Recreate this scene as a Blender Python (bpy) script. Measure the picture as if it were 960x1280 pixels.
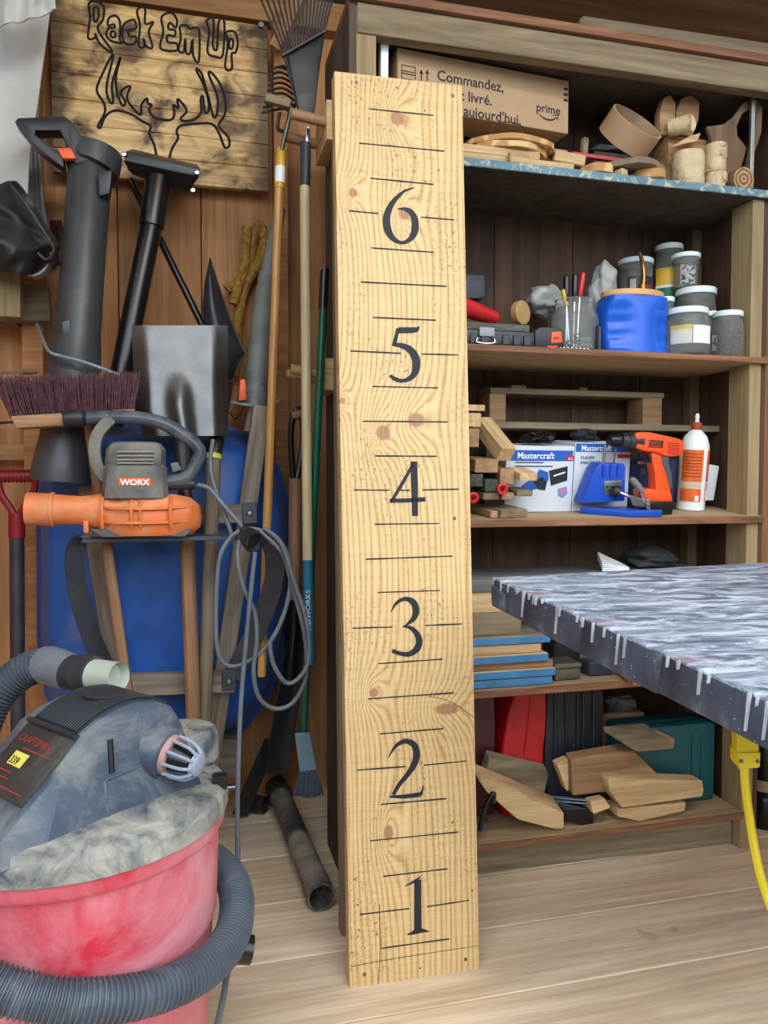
import bpy, bmesh, math, random
from mathutils import Vector, Matrix
random.seed(7)
for o in list(bpy.data.objects): bpy.data.objects.remove(o)
S = bpy.context.scene
COL = S.collection
R = math.radians
# ---------------------------------------------------------------- camera
F, CAMH, YAW, PIT = 960.0, 1.08, R(14.3), R(-2.4)
cd = bpy.data.cameras.new('camera'); cam = bpy.data.objects.new('camera', cd); COL.objects.link(cam)
cd.sensor_fit = 'VERTICAL'; cd.sensor_height = 36.0; cd.lens = 36.0 * F / 1280.0
cd.clip_start = 0.02
cam.location = (0, 0, CAMH); cam.rotation_euler = (R(90) + PIT, 0, -YAW)
S.camera = cam
# ---------------------------------------------------------------- world, lamp, exposure
W = bpy.data.worlds.new('sky'); S.world = W; W.use_nodes = True
bg = W.node_tree.nodes['Background']
bg.inputs[0].default_value = (0.80, 0.90, 1.0, 1); bg.inputs[1].default_value = 1.0
S.view_settings.view_transform = 'Standard'; S.view_settings.look = 'None'
S.view_settings.gamma = 1.0; S.view_settings.use_curve_mapping = False
S.view_settings.exposure = 2.3
def area(name, loc, target, sx, sy, power, col):
    l = bpy.data.lights.new(name, 'AREA'); l.shape = 'RECTANGLE'; l.size = sx; l.size_y = sy
    l.energy = power; l.color = col
    o = bpy.data.objects.new(name, l); COL.objects.link(o); o.location = loc
    o.rotation_euler = (Vector(target) - Vector(loc)).to_track_quat('-Z', 'Y').to_euler()
    return o
area('shop_lamp', (0.55, 0.30, 2.90), (0.7, 2.0, 0.9), 1.1, 0.12, 3, (1.0, 0.92, 0.78))
# ---------------------------------------------------------------- pixel -> place (in the 960x1280 frame)
_f = Vector((math.sin(YAW)*math.cos(PIT), math.cos(YAW)*math.cos(PIT), math.sin(PIT)))
_r = Vector((math.cos(YAW), -math.sin(YAW), 0)); _u = _r.cross(_f); _C = Vector((0, 0, CAMH))
def ray(x, y): return _f + _r*((x-480)/F) - _u*((y-640)/F)
def P(x, y, Y): d = ray(x, y); return _C + d*(Y/d.y)
def Zp(x, y, z): d = ray(x, y); return _C + d*((z-CAMH)/d.z)
def Xp(x, y, X): d = ray(x, y); return _C + d*(X/d.x)
def Dp(x, y, D): return _C + ray(x, y)*D
# ---------------------------------------------------------------- materials
def lin(c):
    f = lambda v: v/12.92 if v <= .04045 else ((v+.055)/1.055)**2.4
    return (f(c[0]/255), f(c[1]/255), f(c[2]/255), 1)
def nodes(name):
    m = bpy.data.materials.new(name); m.use_nodes = True
    nt = m.node_tree; b = nt.nodes['Principled BSDF']
    return m, nt, b
def N(nt, t, **kw):
    n = nt.nodes.new(t)
    for k, v in kw.items(): setattr(n, k, v)
    return n
def math_(nt, op, a, b=None, clamp=False):
    n = N(nt, 'ShaderNodeMath', operation=op, use_clamp=clamp)
    for i, v in enumerate((a, b)):
        if v is None: continue
        if isinstance(v, (int, float)): n.inputs[i].default_value = v
        else: nt.links.new(v, n.inputs[i])
    return n.outputs[0]
def ramp(nt, fac, stops):
    n = N(nt, 'ShaderNodeValToRGB')
    while len(n.color_ramp.elements) < len(stops): n.color_ramp.elements.new(0.5)
    for e, (p, c) in zip(n.color_ramp.elements, stops): e.position = p; e.color = c
    nt.links.new(fac, n.inputs[0]); return n.outputs[0]
def mixc(nt, fac, a, b, mode='MIX'):
    n = N(nt, 'ShaderNodeMix', data_type='RGBA', blend_type=mode)
    if isinstance(fac, (int, float)): n.inputs[0].default_value = fac
    else: nt.links.new(fac, n.inputs[0])
    for i, v in ((6, a), (7, b)):
        if isinstance(v, tuple): n.inputs[i].default_value = v
        else: nt.links.new(v, n.inputs[i])
    return n.outputs[2]
def coords(nt, scale=(1, 1, 1), rnd=True, rot=(0, 0, 0)):
    tc = N(nt, 'ShaderNodeTexCoord'); mp = N(nt, 'ShaderNodeMapping')
    mp.inputs['Scale'].default_value = scale; mp.inputs['Rotation'].default_value = rot
    nt.links.new(tc.outputs['Object'], mp.inputs[0])
    if not rnd: return mp.outputs[0]
    oi = N(nt, 'ShaderNodeObjectInfo'); v = N(nt, 'ShaderNodeVectorMath', operation='ADD')
    s = N(nt, 'ShaderNodeVectorMath', operation='SCALE'); s.inputs[0].default_value = (31, 17, 23)
    nt.links.new(oi.outputs['Random'], s.inputs['Scale'])
    nt.links.new(mp.outputs[0], v.inputs[0]); nt.links.new(s.outputs[0], v.inputs[1])
    return v.outputs[0]
def noise_(nt, vec, scale, detail=4, rough=.55, dist=0):
    n = N(nt, 'ShaderNodeTexNoise'); n.inputs['Scale'].default_value = scale
    n.inputs['Detail'].default_value = detail; n.inputs['Roughness'].default_value = rough
    n.inputs['Distortion'].default_value = dist
    nt.links.new(vec, n.inputs['Vector']); return n.outputs[0]
def bump(nt, b, h, strength=.2, dist=.002):
    n = N(nt, 'ShaderNodeBump'); n.inputs['Strength'].default_value = strength; n.inputs['Distance'].default_value = dist
    nt.links.new(h, n.inputs['Height']); nt.links.new(n.outputs[0], b.inputs['Normal'])
def wood(name, light, dark, axis='x', scale=1.0, rough=.75, var=.25, stain=None, stain_at=(.58, .7), grain=(.3, .72), spots=None):
    m, nt, b = nodes(name)
    sc = {'x': (2.2, 34, 34), 'y': (34, 2.2, 34), 'z': (34, 34, 2.2)}[axis]
    v = coords(nt, tuple(s*scale for s in sc))
    g = noise_(nt, v, 1.0, 6, .6, .8)
    big = noise_(nt, coords(nt, tuple((3.5 if s > 10 else .9)*scale for s in sc)), 1.0, 3)
    c = ramp(nt, g, [(grain[0], lin(dark)), (grain[1], lin(light))])
    oi = N(nt, 'ShaderNodeObjectInfo')
    hv = N(nt, 'ShaderNodeHueSaturation')
    vv = math_(nt, 'ADD', math_(nt, 'MULTIPLY', math_(nt, 'ADD', oi.outputs['Random'], big), var), 1-var)
    nt.links.new(vv, hv.inputs['Value']); nt.links.new(c, hv.inputs['Color']); c = hv.outputs[0]
    if spots:
        sp_ = noise_(nt, coords(nt, (1.3, 1.3, 1.3)), 5.5, 2, .5, .3)
        c = mixc(nt, ramp(nt, sp_, [(.70, (0, 0, 0, 1)), (.76, (.55, .55, .55, 1))]), c, lin(spots))
    if stain:
        st = noise_(nt, coords(nt, (1, 1, 1)), 6*scale, 5, .65, .4)
        c = mixc(nt, ramp(nt, st, [(stain_at[0], (0, 0, 0, 1)), (stain_at[1], (1, 1, 1, 1))]), c, lin(stain))
    nt.links.new(c, b.inputs['Base Color']); b.inputs['Roughness'].default_value = rough
    fg = noise_(nt, coords(nt, tuple((s*4.5 if s > 10 else s*3)*scale for s in sc)), 1.0, 3, .6)
    hv2 = N(nt, 'ShaderNodeHueSaturation'); nt.links.new(math_(nt, 'ADD', math_(nt, 'MULTIPLY', fg, .7), .65), hv2.inputs['Value']); nt.links.new(c, hv2.inputs['Color'])
    nt.links.new(hv2.outputs[0], b.inputs['Base Color'])
    bump(nt, b, g, .35, .002)
    return m
def plain(name, col, rough=.5, metal=0, var=.12, dust=None, dust_amt=(.55, .7), dust_scale=9, spec=None, trans=0, ns=14, bmp=0, ior=None):
    m, nt, b = nodes(name)
    v = coords(nt)
    n = noise_(nt, v, ns, 4)
    a = lin(col); d = tuple(x*(1-2*var) for x in a[:3]) + (1,); l = tuple(min(1, x*(1+var)) for x in a[:3]) + (1,)
    c = ramp(nt, n, [(.3, d), (.7, l)])
    r = rough
    if dust:
        dn = noise_(nt, v, dust_scale, 7, .7, .6)
        f = ramp(nt, dn, [(dust_amt[0], (0, 0, 0, 1)), (dust_amt[1], (1, 1, 1, 1))])
        c = mixc(nt, f, c, lin(dust))
        rr = math_(nt, 'ADD', math_(nt, 'MULTIPLY', f, max(0, .9-rough)), rough); nt.links.new(rr, b.inputs['Roughness'])
    else: b.inputs['Roughness'].default_value = rough
    nt.links.new(c, b.inputs['Base Color']); b.inputs['Metallic'].default_value = metal
    if spec is not None: b.inputs['Specular IOR Level'].default_value = spec
    if trans: b.inputs['Transmission Weight'].default_value = trans
    if ior: b.inputs['IOR'].default_value = ior
    if bmp: bump(nt, b, n, bmp, .003)
    return m
# ---------------------------------------------------------------- mesh helpers
def _h(i, j, k, s):      # small deterministic lattice noise
    n = (i*374761393 + j*668265263 + k*2147483647 + s*1274126177) & 0xffffffff
    n = ((n ^ (n >> 13))*1274126177) & 0xffffffff
    return ((n ^ (n >> 16)) & 0xffff)/32767.5-1
def vnoise(p, s=0):
    i, j, k = math.floor(p[0]), math.floor(p[1]), math.floor(p[2]); f = [p[0]-i, p[1]-j, p[2]-k]
    u, v, w = [t*t*(3-2*t) for t in f]; L = lambda a, b, t: a+(b-a)*t
    g = lambda a, b, c: _h(i+a, j+b, k+c, s)
    return L(L(L(g(0,0,0), g(1,0,0), u), L(g(0,1,0), g(1,1,0), u), v), L(L(g(0,0,1), g(1,0,1), u), L(g(0,1,1), g(1,1,1), u), v), w)
def tvec(p, octaves=3):
    o = Vector(); a = .8
    for q in range(octaves):
        o += Vector([vnoise((p[0]*2**q, p[1]*2**q, p[2]*2**q), 7*c+q) for c in range(3)])*a; a *= .5
    return o
class MB:
    def __init__(s): s.v = []; s.f = []
    def add(s, vs, fs):
        k = len(s.v); s.v += [Vector(v) for v in vs]; s.f += [tuple(i+k for i in f) for f in fs]; return s
    def box(s, lo, hi):
        x0, y0, z0 = lo; x1, y1, z1 = hi
        return s.add([(x0,y0,z0),(x1,y0,z0),(x1,y1,z0),(x0,y1,z0),(x0,y0,z1),(x1,y0,z1),(x1,y1,z1),(x0,y1,z1)],
                     [(0,3,2,1),(4,5,6,7),(0,1,5,4),(1,2,6,5),(2,3,7,6),(3,0,4,7)])
    def hexa(s, a, b):      # two quads joined
        return s.add(list(a)+list(b), [(0,3,2,1),(4,5,6,7),(0,1,5,4),(1,2,6,5),(2,3,7,6),(3,0,4,7)])
    def prism(s, poly, vec):
        n = len(poly); vec = Vector(vec); a = [Vector(p) for p in poly]
        return s.add(a + [p+vec for p in a], [tuple(range(n)), tuple(range(2*n-1, n-1, -1))] + [(i, i+n, (i+1) % n + n, (i+1) % n) for i in range(n)])
    def tube(s, pts, rad, seg=10, cap=True, flat=None, up=None):
        pts = [Vector(p) for p in pts]; n = len(pts)
        if not hasattr(rad, '__len__'): rad = [rad]*n
        vs = []; t0 = next((q-pts[0] for q in pts if (q-pts[0]).length > 1e-7)).normalized(); pt = t0
        a = Vector(up) if up else (Vector((0, 0, 1)) if abs(t0.z) < .9 else Vector((0, 1, 0)))
        nrm = (a - t0*a.dot(t0)).normalized()
        for i in range(n):
            t = (pts[min(i+1, n-1)]-pts[max(i-1, 0)])
            t = t.normalized() if t.length > 1e-9 else pt
            if t.dot(pt) < -.3: t = -t
            pt = t
            nrm = nrm - t*nrm.dot(t)
            nrm = nrm.normalized() if nrm.length > 1e-6 else t.orthogonal().normalized()
            bn = t.cross(nrm)
            for k in range(seg):
                an = 2*math.pi*k/seg
                vs.append(pts[i] + (nrm*math.cos(an)*(flat or 1) + bn*math.sin(an))*rad[i])
        fs = [(i*seg+k, i*seg+(k+1) % seg, (i+1)*seg+(k+1) % seg, (i+1)*seg+k) for i in range(n-1) for k in range(seg)]
        if cap: fs += [tuple(range(seg-1, -1, -1)), tuple(range((n-1)*seg, n*seg))]
        return s.add(vs, fs)
    def lathe(s, prof, c=(0, 0, 0), seg=24, axis=(0, 0, 1), cap=True, sq=None):
        ax = Vector(axis).normalized(); u = ax.orthogonal().normalized() if abs(ax.z) < .999 else Vector((1, 0, 0)); w = ax.cross(u)
        c = Vector(c); vs = []; n = len(prof)
        for r, h in prof:
            for k in range(seg):
                a = 2*math.pi*k/seg; rr = r
                if sq: rr = r/((abs(math.cos(a))**sq+abs(math.sin(a))**sq)**(1/sq))
                vs.append(c + ax*h + (u*math.cos(a)+w*math.sin(a))*rr)
        fs = [(i*seg+k, i*seg+(k+1) % seg, (i+1)*seg+(k+1) % seg, (i+1)*seg+k) for i in range(n-1) for k in range(seg)]
        if cap: fs += [tuple(range(seg-1, -1, -1)), tuple(range((n-1)*seg, n*seg))]
        return s.add(vs, fs)
    def loft(s, rings, cap=True, closed=True):
        m = len(rings[0]); vs = [p for r in rings for p in r]
        fs = [(i*m+k, i*m+(k+1) % m, (i+1)*m+(k+1) % m, (i+1)*m+k) for i in range(len(rings)-1) for k in range(m if closed else m-1)]
        if cap and closed: fs += [tuple(range(m-1, -1, -1)), tuple(range((len(rings)-1)*m, len(rings)*m))]
        return s.add(vs, fs)
    def grid(s, fn, nu, nv):
        vs = [fn(i/nu, j/nv) for j in range(nv+1) for i in range(nu+1)]
        return s.add(vs, [(j*(nu+1)+i, j*(nu+1)+i+1, (j+1)*(nu+1)+i+1, (j+1)*(nu+1)+i) for j in range(nv) for i in range(nu)])
    def ball(s, c, r, seg=14, rings=8, sc=(1, 1, 1), nz=0, nsc=3, seed=0):
        c = Vector(c); vs = []
        for j in range(rings+1):
            th = math.pi*j/rings
            for i in range(seg):
                a = 2*math.pi*i/seg
                d = Vector((math.sin(th)*math.cos(a), math.sin(th)*math.sin(a), math.cos(th)))
                k = 1 + (nz*tvec(d*nsc+Vector((seed, 0, seed))).x if nz else 0)
                vs.append(c + Vector((d.x*sc[0], d.y*sc[1], d.z*sc[2]))*r*k)
        fs = [(j*seg+i, (j+1)*seg+i, (j+1)*seg+(i+1) % seg, j*seg+(i+1) % seg) for j in range(rings) for i in range(seg)]
        return s.add(vs, fs)
WM = {}
def mesh_of(mb, bev=0, seg=2, solid=0, sub=0, ang=35, fix=True):
    bm = bmesh.new()
    vs = [bm.verts.new(v) for v in mb.v]
    for f in mb.f:
        try: bm.faces.new([vs[i] for i in dict.fromkeys(f)])
        except ValueError: pass
    bmesh.ops.remove_doubles(bm, verts=bm.verts, dist=1e-6)
    if fix: bmesh.ops.recalc_face_normals(bm, faces=bm.faces)
    if solid: bmesh.ops.solidify(bm, geom=bm.faces[:], thickness=solid); bmesh.ops.recalc_face_normals(bm, faces=bm.faces)
    if bev:
        bm.normal_update()
        es = [e for e in bm.edges if len(e.link_faces) == 2 and e.calc_face_angle(0) > R(25)]
        bmesh.ops.bevel(bm, geom=es, offset=bev, segments=seg, profile=.6, affect='EDGES', clamp_overlap=True)
    me = bpy.data.meshes.new('mesh'); bm.to_mesh(me); bm.free()
    for p in me.polygons: p.use_smooth = True
    me.set_sharp_from_angle(angle=R(ang))
    return me
def add(name, mb, mat, parent=None, M=None, bev=0, seg=2, solid=0, ang=35, kind=None, label=None):
    me = mb if isinstance(mb, bpy.types.Mesh) else None
    if me is None:
        if M is None:       # world-space vertices: move the origin to the middle
            lo = Vector([min(v[i] for v in mb.v) for i in range(3)]); hi = Vector([max(v[i] for v in mb.v) for i in range(3)])
            c = (lo+hi)/2; mb.v = [v-c for v in mb.v]; M = Matrix.Translation(c)
        me = mesh_of(mb, bev, seg, solid, ang=ang)
    me.name = name
    ob = bpy.data.objects.new(name, me); COL.objects.link(ob)
    if mat and not me.materials: me.materials.append(mat)
    ob.matrix_basis = M or Matrix.Identity(4); WM[ob.name] = (M or Matrix.Identity(4)).copy()
    if parent: ob.parent = parent; ob.matrix_parent_inverse = WM[parent.name].inverted()
    if kind: ob['kind'] = kind
    if label: ob['label'] = label
    return ob
def tag(o, label, cat, group=None):
    o['label'] = label; o['category'] = cat
    if group: o['group'] = group
    return o
def thing(name, label, cat, loc, group=None):
    o = bpy.data.objects.new(name, None); COL.objects.link(o); o.empty_display_size = .05
    M = Matrix.Translation(Vector(loc)); o.matrix_basis = M; WM[o.name] = M
    return tag(o, label, cat, group)
def frame(p0, p1, up=(0, 0, 1)):     # local x from p0 to p1, local z towards up
    p0, p1 = Vector(p0), Vector(p1); x = (p1-p0).normalized(); z = Vector(up); z = (z - x*z.dot(x))
    z = z.normalized() if z.length > 1e-5 else x.orthogonal().normalized(); y = z.cross(x)
    M = Matrix((x, y, z)).transposed().to_4x4(); M.translation = (p0+p1)/2
    return M, (p1-p0).length
def beam(name, p0, p1, w, h, mat, parent=None, up=(0, 0, 1), bev=.0015, **kw):   # w along local y, h along local z
    M, L = frame(p0, p1, up)
    return add(name, MB().box((-L/2, -w/2, -h/2), (L/2, w/2, h/2)), mat, parent, M, bev=bev, seg=1, **kw)
def rod(name, p0, p1, r, mat, parent=None, seg=12, r2=None, **kw):
    M, L = frame(p0, p1)
    return add(name, MB().tube([(-L/2, 0, 0), (0, 0, 0), (L/2, 0, 0)], [r, (r+(r2 or r))/2, r2 or r], seg), mat, parent, M, **kw)
def pxprism(name, poly, Y, depth, mat, parent=None, bev=0, seg=2, **kw):      # silhouette standing in the plane Y, real depth behind it
    return add(name, MB().prism([P(x, y, Y) for x, y in poly], (0, depth, 0)), mat, parent, bev=bev, seg=seg, **kw)
def spline(pts, n=8, closed=False):
    pts = [Vector(p) for p in pts]; out = []; m = len(pts)
    for i in range(m if closed else m-1):
        g = (lambda j: pts[j % m]) if closed else (lambda j: pts[min(max(j, 0), m-1)])
        p0, p1, p2, p3 = g(i-1), g(i), g(i+1), g(i+2)
        for k in range(n):
            t = k/n
            out.append(.5*((2*p1)+(p2-p0)*t+(2*p0-5*p1+4*p2-p3)*t*t+(3*p1-p0-3*p2+p3)*t**3))
    if not closed: out.append(pts[-1])
    return out
def cord(name, pts, r, mat, parent=None, n=8, seg=8, **kw):
    return add(name, MB().tube(spline(pts, n), r, seg), mat, parent, **kw)
def ribbon(mb, pts, hw, plane, lift, closed=False, n=5, thick=.0006):   # flat painted stroke; pts 2-D, plane() maps to 3-D
    if not hasattr(hw, '__len__'): hw = [hw]*len(pts)
    q = spline([(p[0], p[1], h) for p, h in zip(pts, hw)], n, closed) if n > 1 else [Vector((p[0], p[1], h)) for p, h in zip(pts, hw)]
    m = len(q); L = []; Rr = []
    for i in range(m):
        a = q[(i-1) % m] if closed else q[max(i-1, 0)]; b = q[(i+1) % m] if closed else q[min(i+1, m-1)]
        t = Vector((b.x-a.x, b.y-a.y)); t = t.normalized() if t.length > 1e-9 else Vector((1, 0))
        L.append(plane(q[i].x-t.y*q[i].z, q[i].y+t.x*q[i].z)+lift); Rr.append(plane(q[i].x+t.y*q[i].z, q[i].y-t.x*q[i].z)+lift)
    k = m if closed else m-1
    mb.add(L+Rr, [(i, (i+1) % m, m+(i+1) % m, m+i) for i in range(k)])
_dg = [None]
def text(name, s, org, u, v, size, mat, parent, align='LEFT', squeeze=1.0, bold=0.0, label=None):
    c = bpy.data.curves.new('t', 'FONT'); c.body = s; c.size = 1.0; c.align_x = align; c.offset = bold; c.resolution_u = 3
    o = bpy.data.objects.new('t', c); COL.objects.link(o)
    dg = bpy.context.evaluated_depsgraph_get(); me = bpy.data.meshes.new_from_object(o.evaluated_get(dg))
    bpy.data.objects.remove(o)
    u = Vector(u).normalized(); v = Vector(v).normalized(); n = u.cross(v)
    M = Matrix((u, v, n)).transposed().to_4x4(); M.translation = Vector(org)+n*.0007
    for w in me.vertices: w.co = Vector((w.co.x*size*squeeze, w.co.y*size, 0))
    me.materials.clear()
    return add(name, me, mat, parent, M, label=label)
# ================================================================= materials used often
M_floor = wood('floor_pine', (240, 220, 190), (206, 178, 144), 'x', .55, .7, .14, stain=(196, 182, 162), stain_at=(.56, .9), grain=(.33, .7), spots=(140, 88, 52))
M_wall = wood('cedar_wall', (206, 152, 102), (156, 106, 64), 'z', .6, .75, .25)
M_stud = wood('stud_fir', (192, 138, 88), (146, 96, 56), 'z', .8, .75, .2)
M_studx = wood('stud_fir_x', (186, 140, 92), (140, 98, 60), 'x', .8, .75, .2)
M_greyx = wood('weathered_x', (150, 134, 108), (98, 84, 64), 'x', .8, .85, .2)
M_greyz = wood('weathered_z', (150, 134, 108), (98, 84, 64), 'z', .8, .85, .2)
M_darkz = wood('dark_ply_z', (92, 66, 48), (52, 35, 26), 'z', .5, .8, .2)
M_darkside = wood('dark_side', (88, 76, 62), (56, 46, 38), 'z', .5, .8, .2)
M_post = wood('post_pine', (166, 146, 106), (128, 108, 76), 'x', .7, .75, .15, stain=(136, 128, 98), stain_at=(.5, .95))
M_shelf = wood('shelf_ply', (196, 170, 132), (152, 124, 92), 'x', .6, .75, .15, stain=(150, 132, 110), stain_at=(.5, .8))
M_edge = wood('ply_edge', (160, 112, 78), (96, 62, 44), 'x', 1.6, .75, .15)
M_blue = plain('chipped_blue_paint', (92, 128, 142), .6, dust=(176, 178, 160), dust_amt=(.52, .6), dust_scale=40)
M_pale = wood('pale_offcut', (216, 186, 140), (176, 142, 98), 'x', 1.2, .75, .25)
M_paley = wood('pale_offcut_y', (214, 180, 128), (172, 132, 84), 'y', 1.2, .75, .25)
M_brownx = wood('brown_offcut', (182, 144, 104), (138, 102, 70), 'x', 1.2, .75, .25)
M_black = plain('black_plastic', (34, 35, 38), .45, dust=(86, 86, 84), dust_amt=(.55, .85), dust_scale=6)
M_blackg = plain('gloss_black', (20, 20, 22), .3)
M_steel = plain('grey_steel', (150, 152, 154), .38, 1.0, var=.15)
M_chrome = plain('chrome', (200, 202, 205), .2, 1.0, var=.05)
M_white = plain('white_plastic', (228, 232, 232), .4, var=.04)
M_paper = plain('white_print', (236, 238, 240), .7, var=.02)
M_ink = plain('black_ink', (26, 30, 38), .7, var=.1)
M_red = plain('red_plastic', (200, 32, 36), .4)
M_orange = plain('orange_plastic', (240, 92, 26), .4, var=.06)
M_brass = plain('brass', (170, 125, 60), .35, 1.0)
# ================================================================= the setting
fl = add('floor', MB().box((-1.4, .35, -.12), (3.2, 2.75, -.035)), plain('floor_base', (40, 32, 26), .9)); fl['kind'] = 'structure'
seams = [.52, .755, .99, 1.222, 1.458, 1.689, 1.925, 2.17, 2.41, 2.65]
pm = mesh_of(MB().box((-2.25, -.1155, -.018), (2.25, .1155, .018)), .002, 1); pm.materials.append(M_floor)
for a, b in zip(seams, seams[1:]):
    add('plank', pm, None, fl, Matrix.Translation((.9, (a+b)/2, -.018)) @ Matrix.Diagonal((1, (b-a-.004)/.231, 1, 1)))
wb = add('wall_back', MB().box((-1.4, 2.645, -.1), (3.2, 2.70, 2.7)), plain('wall_backing', (36, 26, 20), .9)); wb['kind'] = 'structure'
wp = mesh_of(MB().box((-.1285, -.011, -1.35), (.1285, .011, 1.35)), .0025, 1); wp.materials.append(M_wall)
for k in range(-5, 11):
    add('plank', wp, None, wb, Matrix.Translation((-.21 + .26*k + .13, 2.634, 1.35)))
beam('stud', (-.455, 2.585, .0), (-.455, 2.585, 2.6), .075, .06, M_stud, wb, up=(1, 0, 0))
beam('stud', (-.535, 2.57, 1.55), (-.535, 2.57, 2.6), .06, .08, M_greyz, wb, up=(1, 0, 0))
beam('stud', (.305, 2.59, .0), (.305, 2.59, 2.6), .06, .045, M_stud, wb, up=(1, 0, 0))
beam('nailer', P(-70, 380, 2.52), P(63, 380, 2.52), .035, .108, M_greyx, wb)
beam('nailer', P(-70, 566, 2.59), P(49, 566, 2.59), .07, .048, M_studx, wb)
beam('nailer', (-.9, 2.60, 2.615), (.62, 2.60, 2.615), .05, .09, M_studx, wb)
beam('corner_brace', P(345, 60, 2.52), P(392, -40, 2.40), .035, .09, M_studx, wb, up=(0, 1, 0))
wl = add('wall_left', MB().box((-1.26, .15, -.1), (-1.2, 2.7, 2.64)), M_wall); wl['kind'] = 'structure'
wr = add('wall_right', MB().box((2.45, .15, -.1), (2.51, 2.7, 2.64)), M_wall); wr['kind'] = 'structure'
ce = add('ceiling', MB().hexa([(-1.3, .12, 3.05), (2.55, .12, 3.05), (2.55, 2.74, 2.645), (-1.3, 2.74, 2.645)], [(-1.3, .12, 3.09), (2.55, .12, 3.09), (2.55, 2.74, 2.69), (-1.3, 2.74, 2.69)]), wood('ceiling_wood', (120, 100, 78), (84, 68, 52), 'x', .6)); ce['kind'] = 'structure'
hd = beam('trim_1', (-1.3, .18, 2.98), (2.55, .18, 2.98), .06, .12, M_studx); hd['kind'] = 'structure'
gr = add('ground', MB().box((-9, -12, -.16), (11, .35, -.06)), plain('gravel_ground', (112, 110, 104), .95, bmp=.4, ns=60)); gr['kind'] = 'structure'
wo = add('sky_blocker', MB().box((-9, -5.6, -.16), (11, -5.3, 2.3)), plain('blocker_drab', (84, 84, 74), .9)); wo['kind'] = 'structure'  # unseen slab added behind the camera to cut light from the low sky
# ================================================================= shelving unit
XL, XR, YF, YB = .39, 1.605, 1.87, 2.19
su = thing('shelving_unit', 'tall rough wooden shelving unit with one blue painted shelf edge', 'shelves', ((XL+XR)/2, 2.03, 0))
add('side_panel', MB().box((XL, YF+.004, 0), (XL+.017, YB+.02, 2.24)), M_darkside, su)
add('side_panel', MB().box((XR-.012, YF+.012, 0), (XR+.006, YB+.02, 1.872)), M_darkz, su)
add('side_panel', MB().box((1.70, YF+.03, 1.894), (1.716, YB+.02, 2.24)), M_darkz, su)
add('back_plank', MB().box((1.594, YB, 1.894), (1.699, YB+.015, 2.24)), M_darkz, su)
beam('post', (.433, YF+.05, 0), (.433, YF+.05, 2.235), .05, .092, M_post, su, up=(0, 1, 0))
beam('post', (1.574, YF+.052, 0), (1.574, YF+.052, 1.872), .038, .088, M_post, su, up=(0, 1, 0))
beam('post', (1.572, YB-.025, 0.11), (1.572, YB-.025, 1.872), .034, .04, wood('corner_post', (128, 106, 76), (92, 74, 52), 'x', .7, .8, .15), su, up=(0, 1, 0))
for x0, x1 in ((.41, .72), (.722, .90), (.902, 1.16), (1.162, 1.40), (1.402, 1.592)):
    add('back_plank', MB().box((x0, YB, 0), (x1, YB+.015, 2.24)), M_darkz, su, bev=.001, seg=1)
def shelf(z, th, yf, xr, mat, emat, x0=.408, yb=YB, nm='shelf'):
    s = add(nm, MB().box((x0, yf+.006, z-th), (xr, yb, z)), mat, su, bev=.001, seg=1)
    add('front_edge', MB().box((x0, yf, z-th-.0004), (xr, yf+.006, z+.0004)), emat, s, bev=.0012, seg=1)
    return s
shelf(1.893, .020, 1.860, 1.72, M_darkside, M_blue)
shelf(1.427, .016, 1.860, 1.62, M_shelf, M_edge)
shelf3 = shelf(.976, .019, 1.860, 1.60, M_shelf, M_edge)
shelf(.528, .019, 1.860, 1.59, M_shelf, M_edge)
shelf(.117, .018, 1.860, 1.553, M_shelf, M_edge)
shelf(1.246, .018, 2.05, 1.592, M_greyx, M_greyx, yb=2.188)
beam('kickboard', (.41, 1.965, .045), (1.552, 1.93, .045), .036, .088, M_greyx, su)
beam('header', (.41, 1.887, 2.203), (1.75, 1.887, 2.203), .036, .072, M_greyx, su)
add('top_panel', MB().box((.39, 1.855, 2.2405), (1.76, YB+.02, 2.262)), M_edge, su, bev=.001, seg=1)
add('top_panel', MB().box((.42, 1.91, 2.188), (1.699, YB, 2.20)), M_darkside, su)
add('riser', MB().box((1.24, 2.116, 1.428), (1.53, 2.188, 1.588)), M_darkside, su)
# peg blocks on the outside of the unit
def pegblock(zc, y0, y1, h, lab):
    t = thing('peg_rack', lab, 'tool hook', (XL-.02, (y0+y1)/2, zc-h/2))
    add('block', MB().box((XL-.036, y0, zc-h/2), (XL-.0005, y1, zc+h/2)), M_pale, t, bev=.002)
    for y in (y0+.018, y1-.02):
        rod('peg', (XL-.0365, y, zc+.0), (XL-.125, y, zc+.012), .0135, M_brownx, t, seg=14)
    return t
pegblock(2.005, 1.985, 2.16, .10, 'pale wooden peg block high on the shelf side, behind the ruler top')
pegblock(1.36, 2.02, 2.15, .085, 'wooden peg block at mid height behind the cream rake handle')
# ================================================================= giant ruler board
b0 = (Zp(437, 1235, 0), Zp(600, 1212, 0)); 
YT = 1.715
bt = (P(419.5, 88, YT), P(579, 108, YT))
BL0, BR0 = Vector((b0[0].x, 1.556, .0)), Vector((b0[1].x, 1.551, 0))
BL1, BR1 = bt
bu = (BR0-BL0).normalized(); bv0 = ((BL1+BR1)/2-(BL0+BR0)/2).normalized(); bn = bu.cross(bv0).normalized()   # bn faces the camera
if bn.y > 0: bn = -bn
def PB(x, y):
    d = ray(x, y); t = (BL0-_C).dot(bn)/d.dot(bn); return _C+d*t
BLEN = ((BL1+BR1)/2-(BL0+BR0)/2).length
m, nt, b_ = nodes('ruler_pine')
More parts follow.
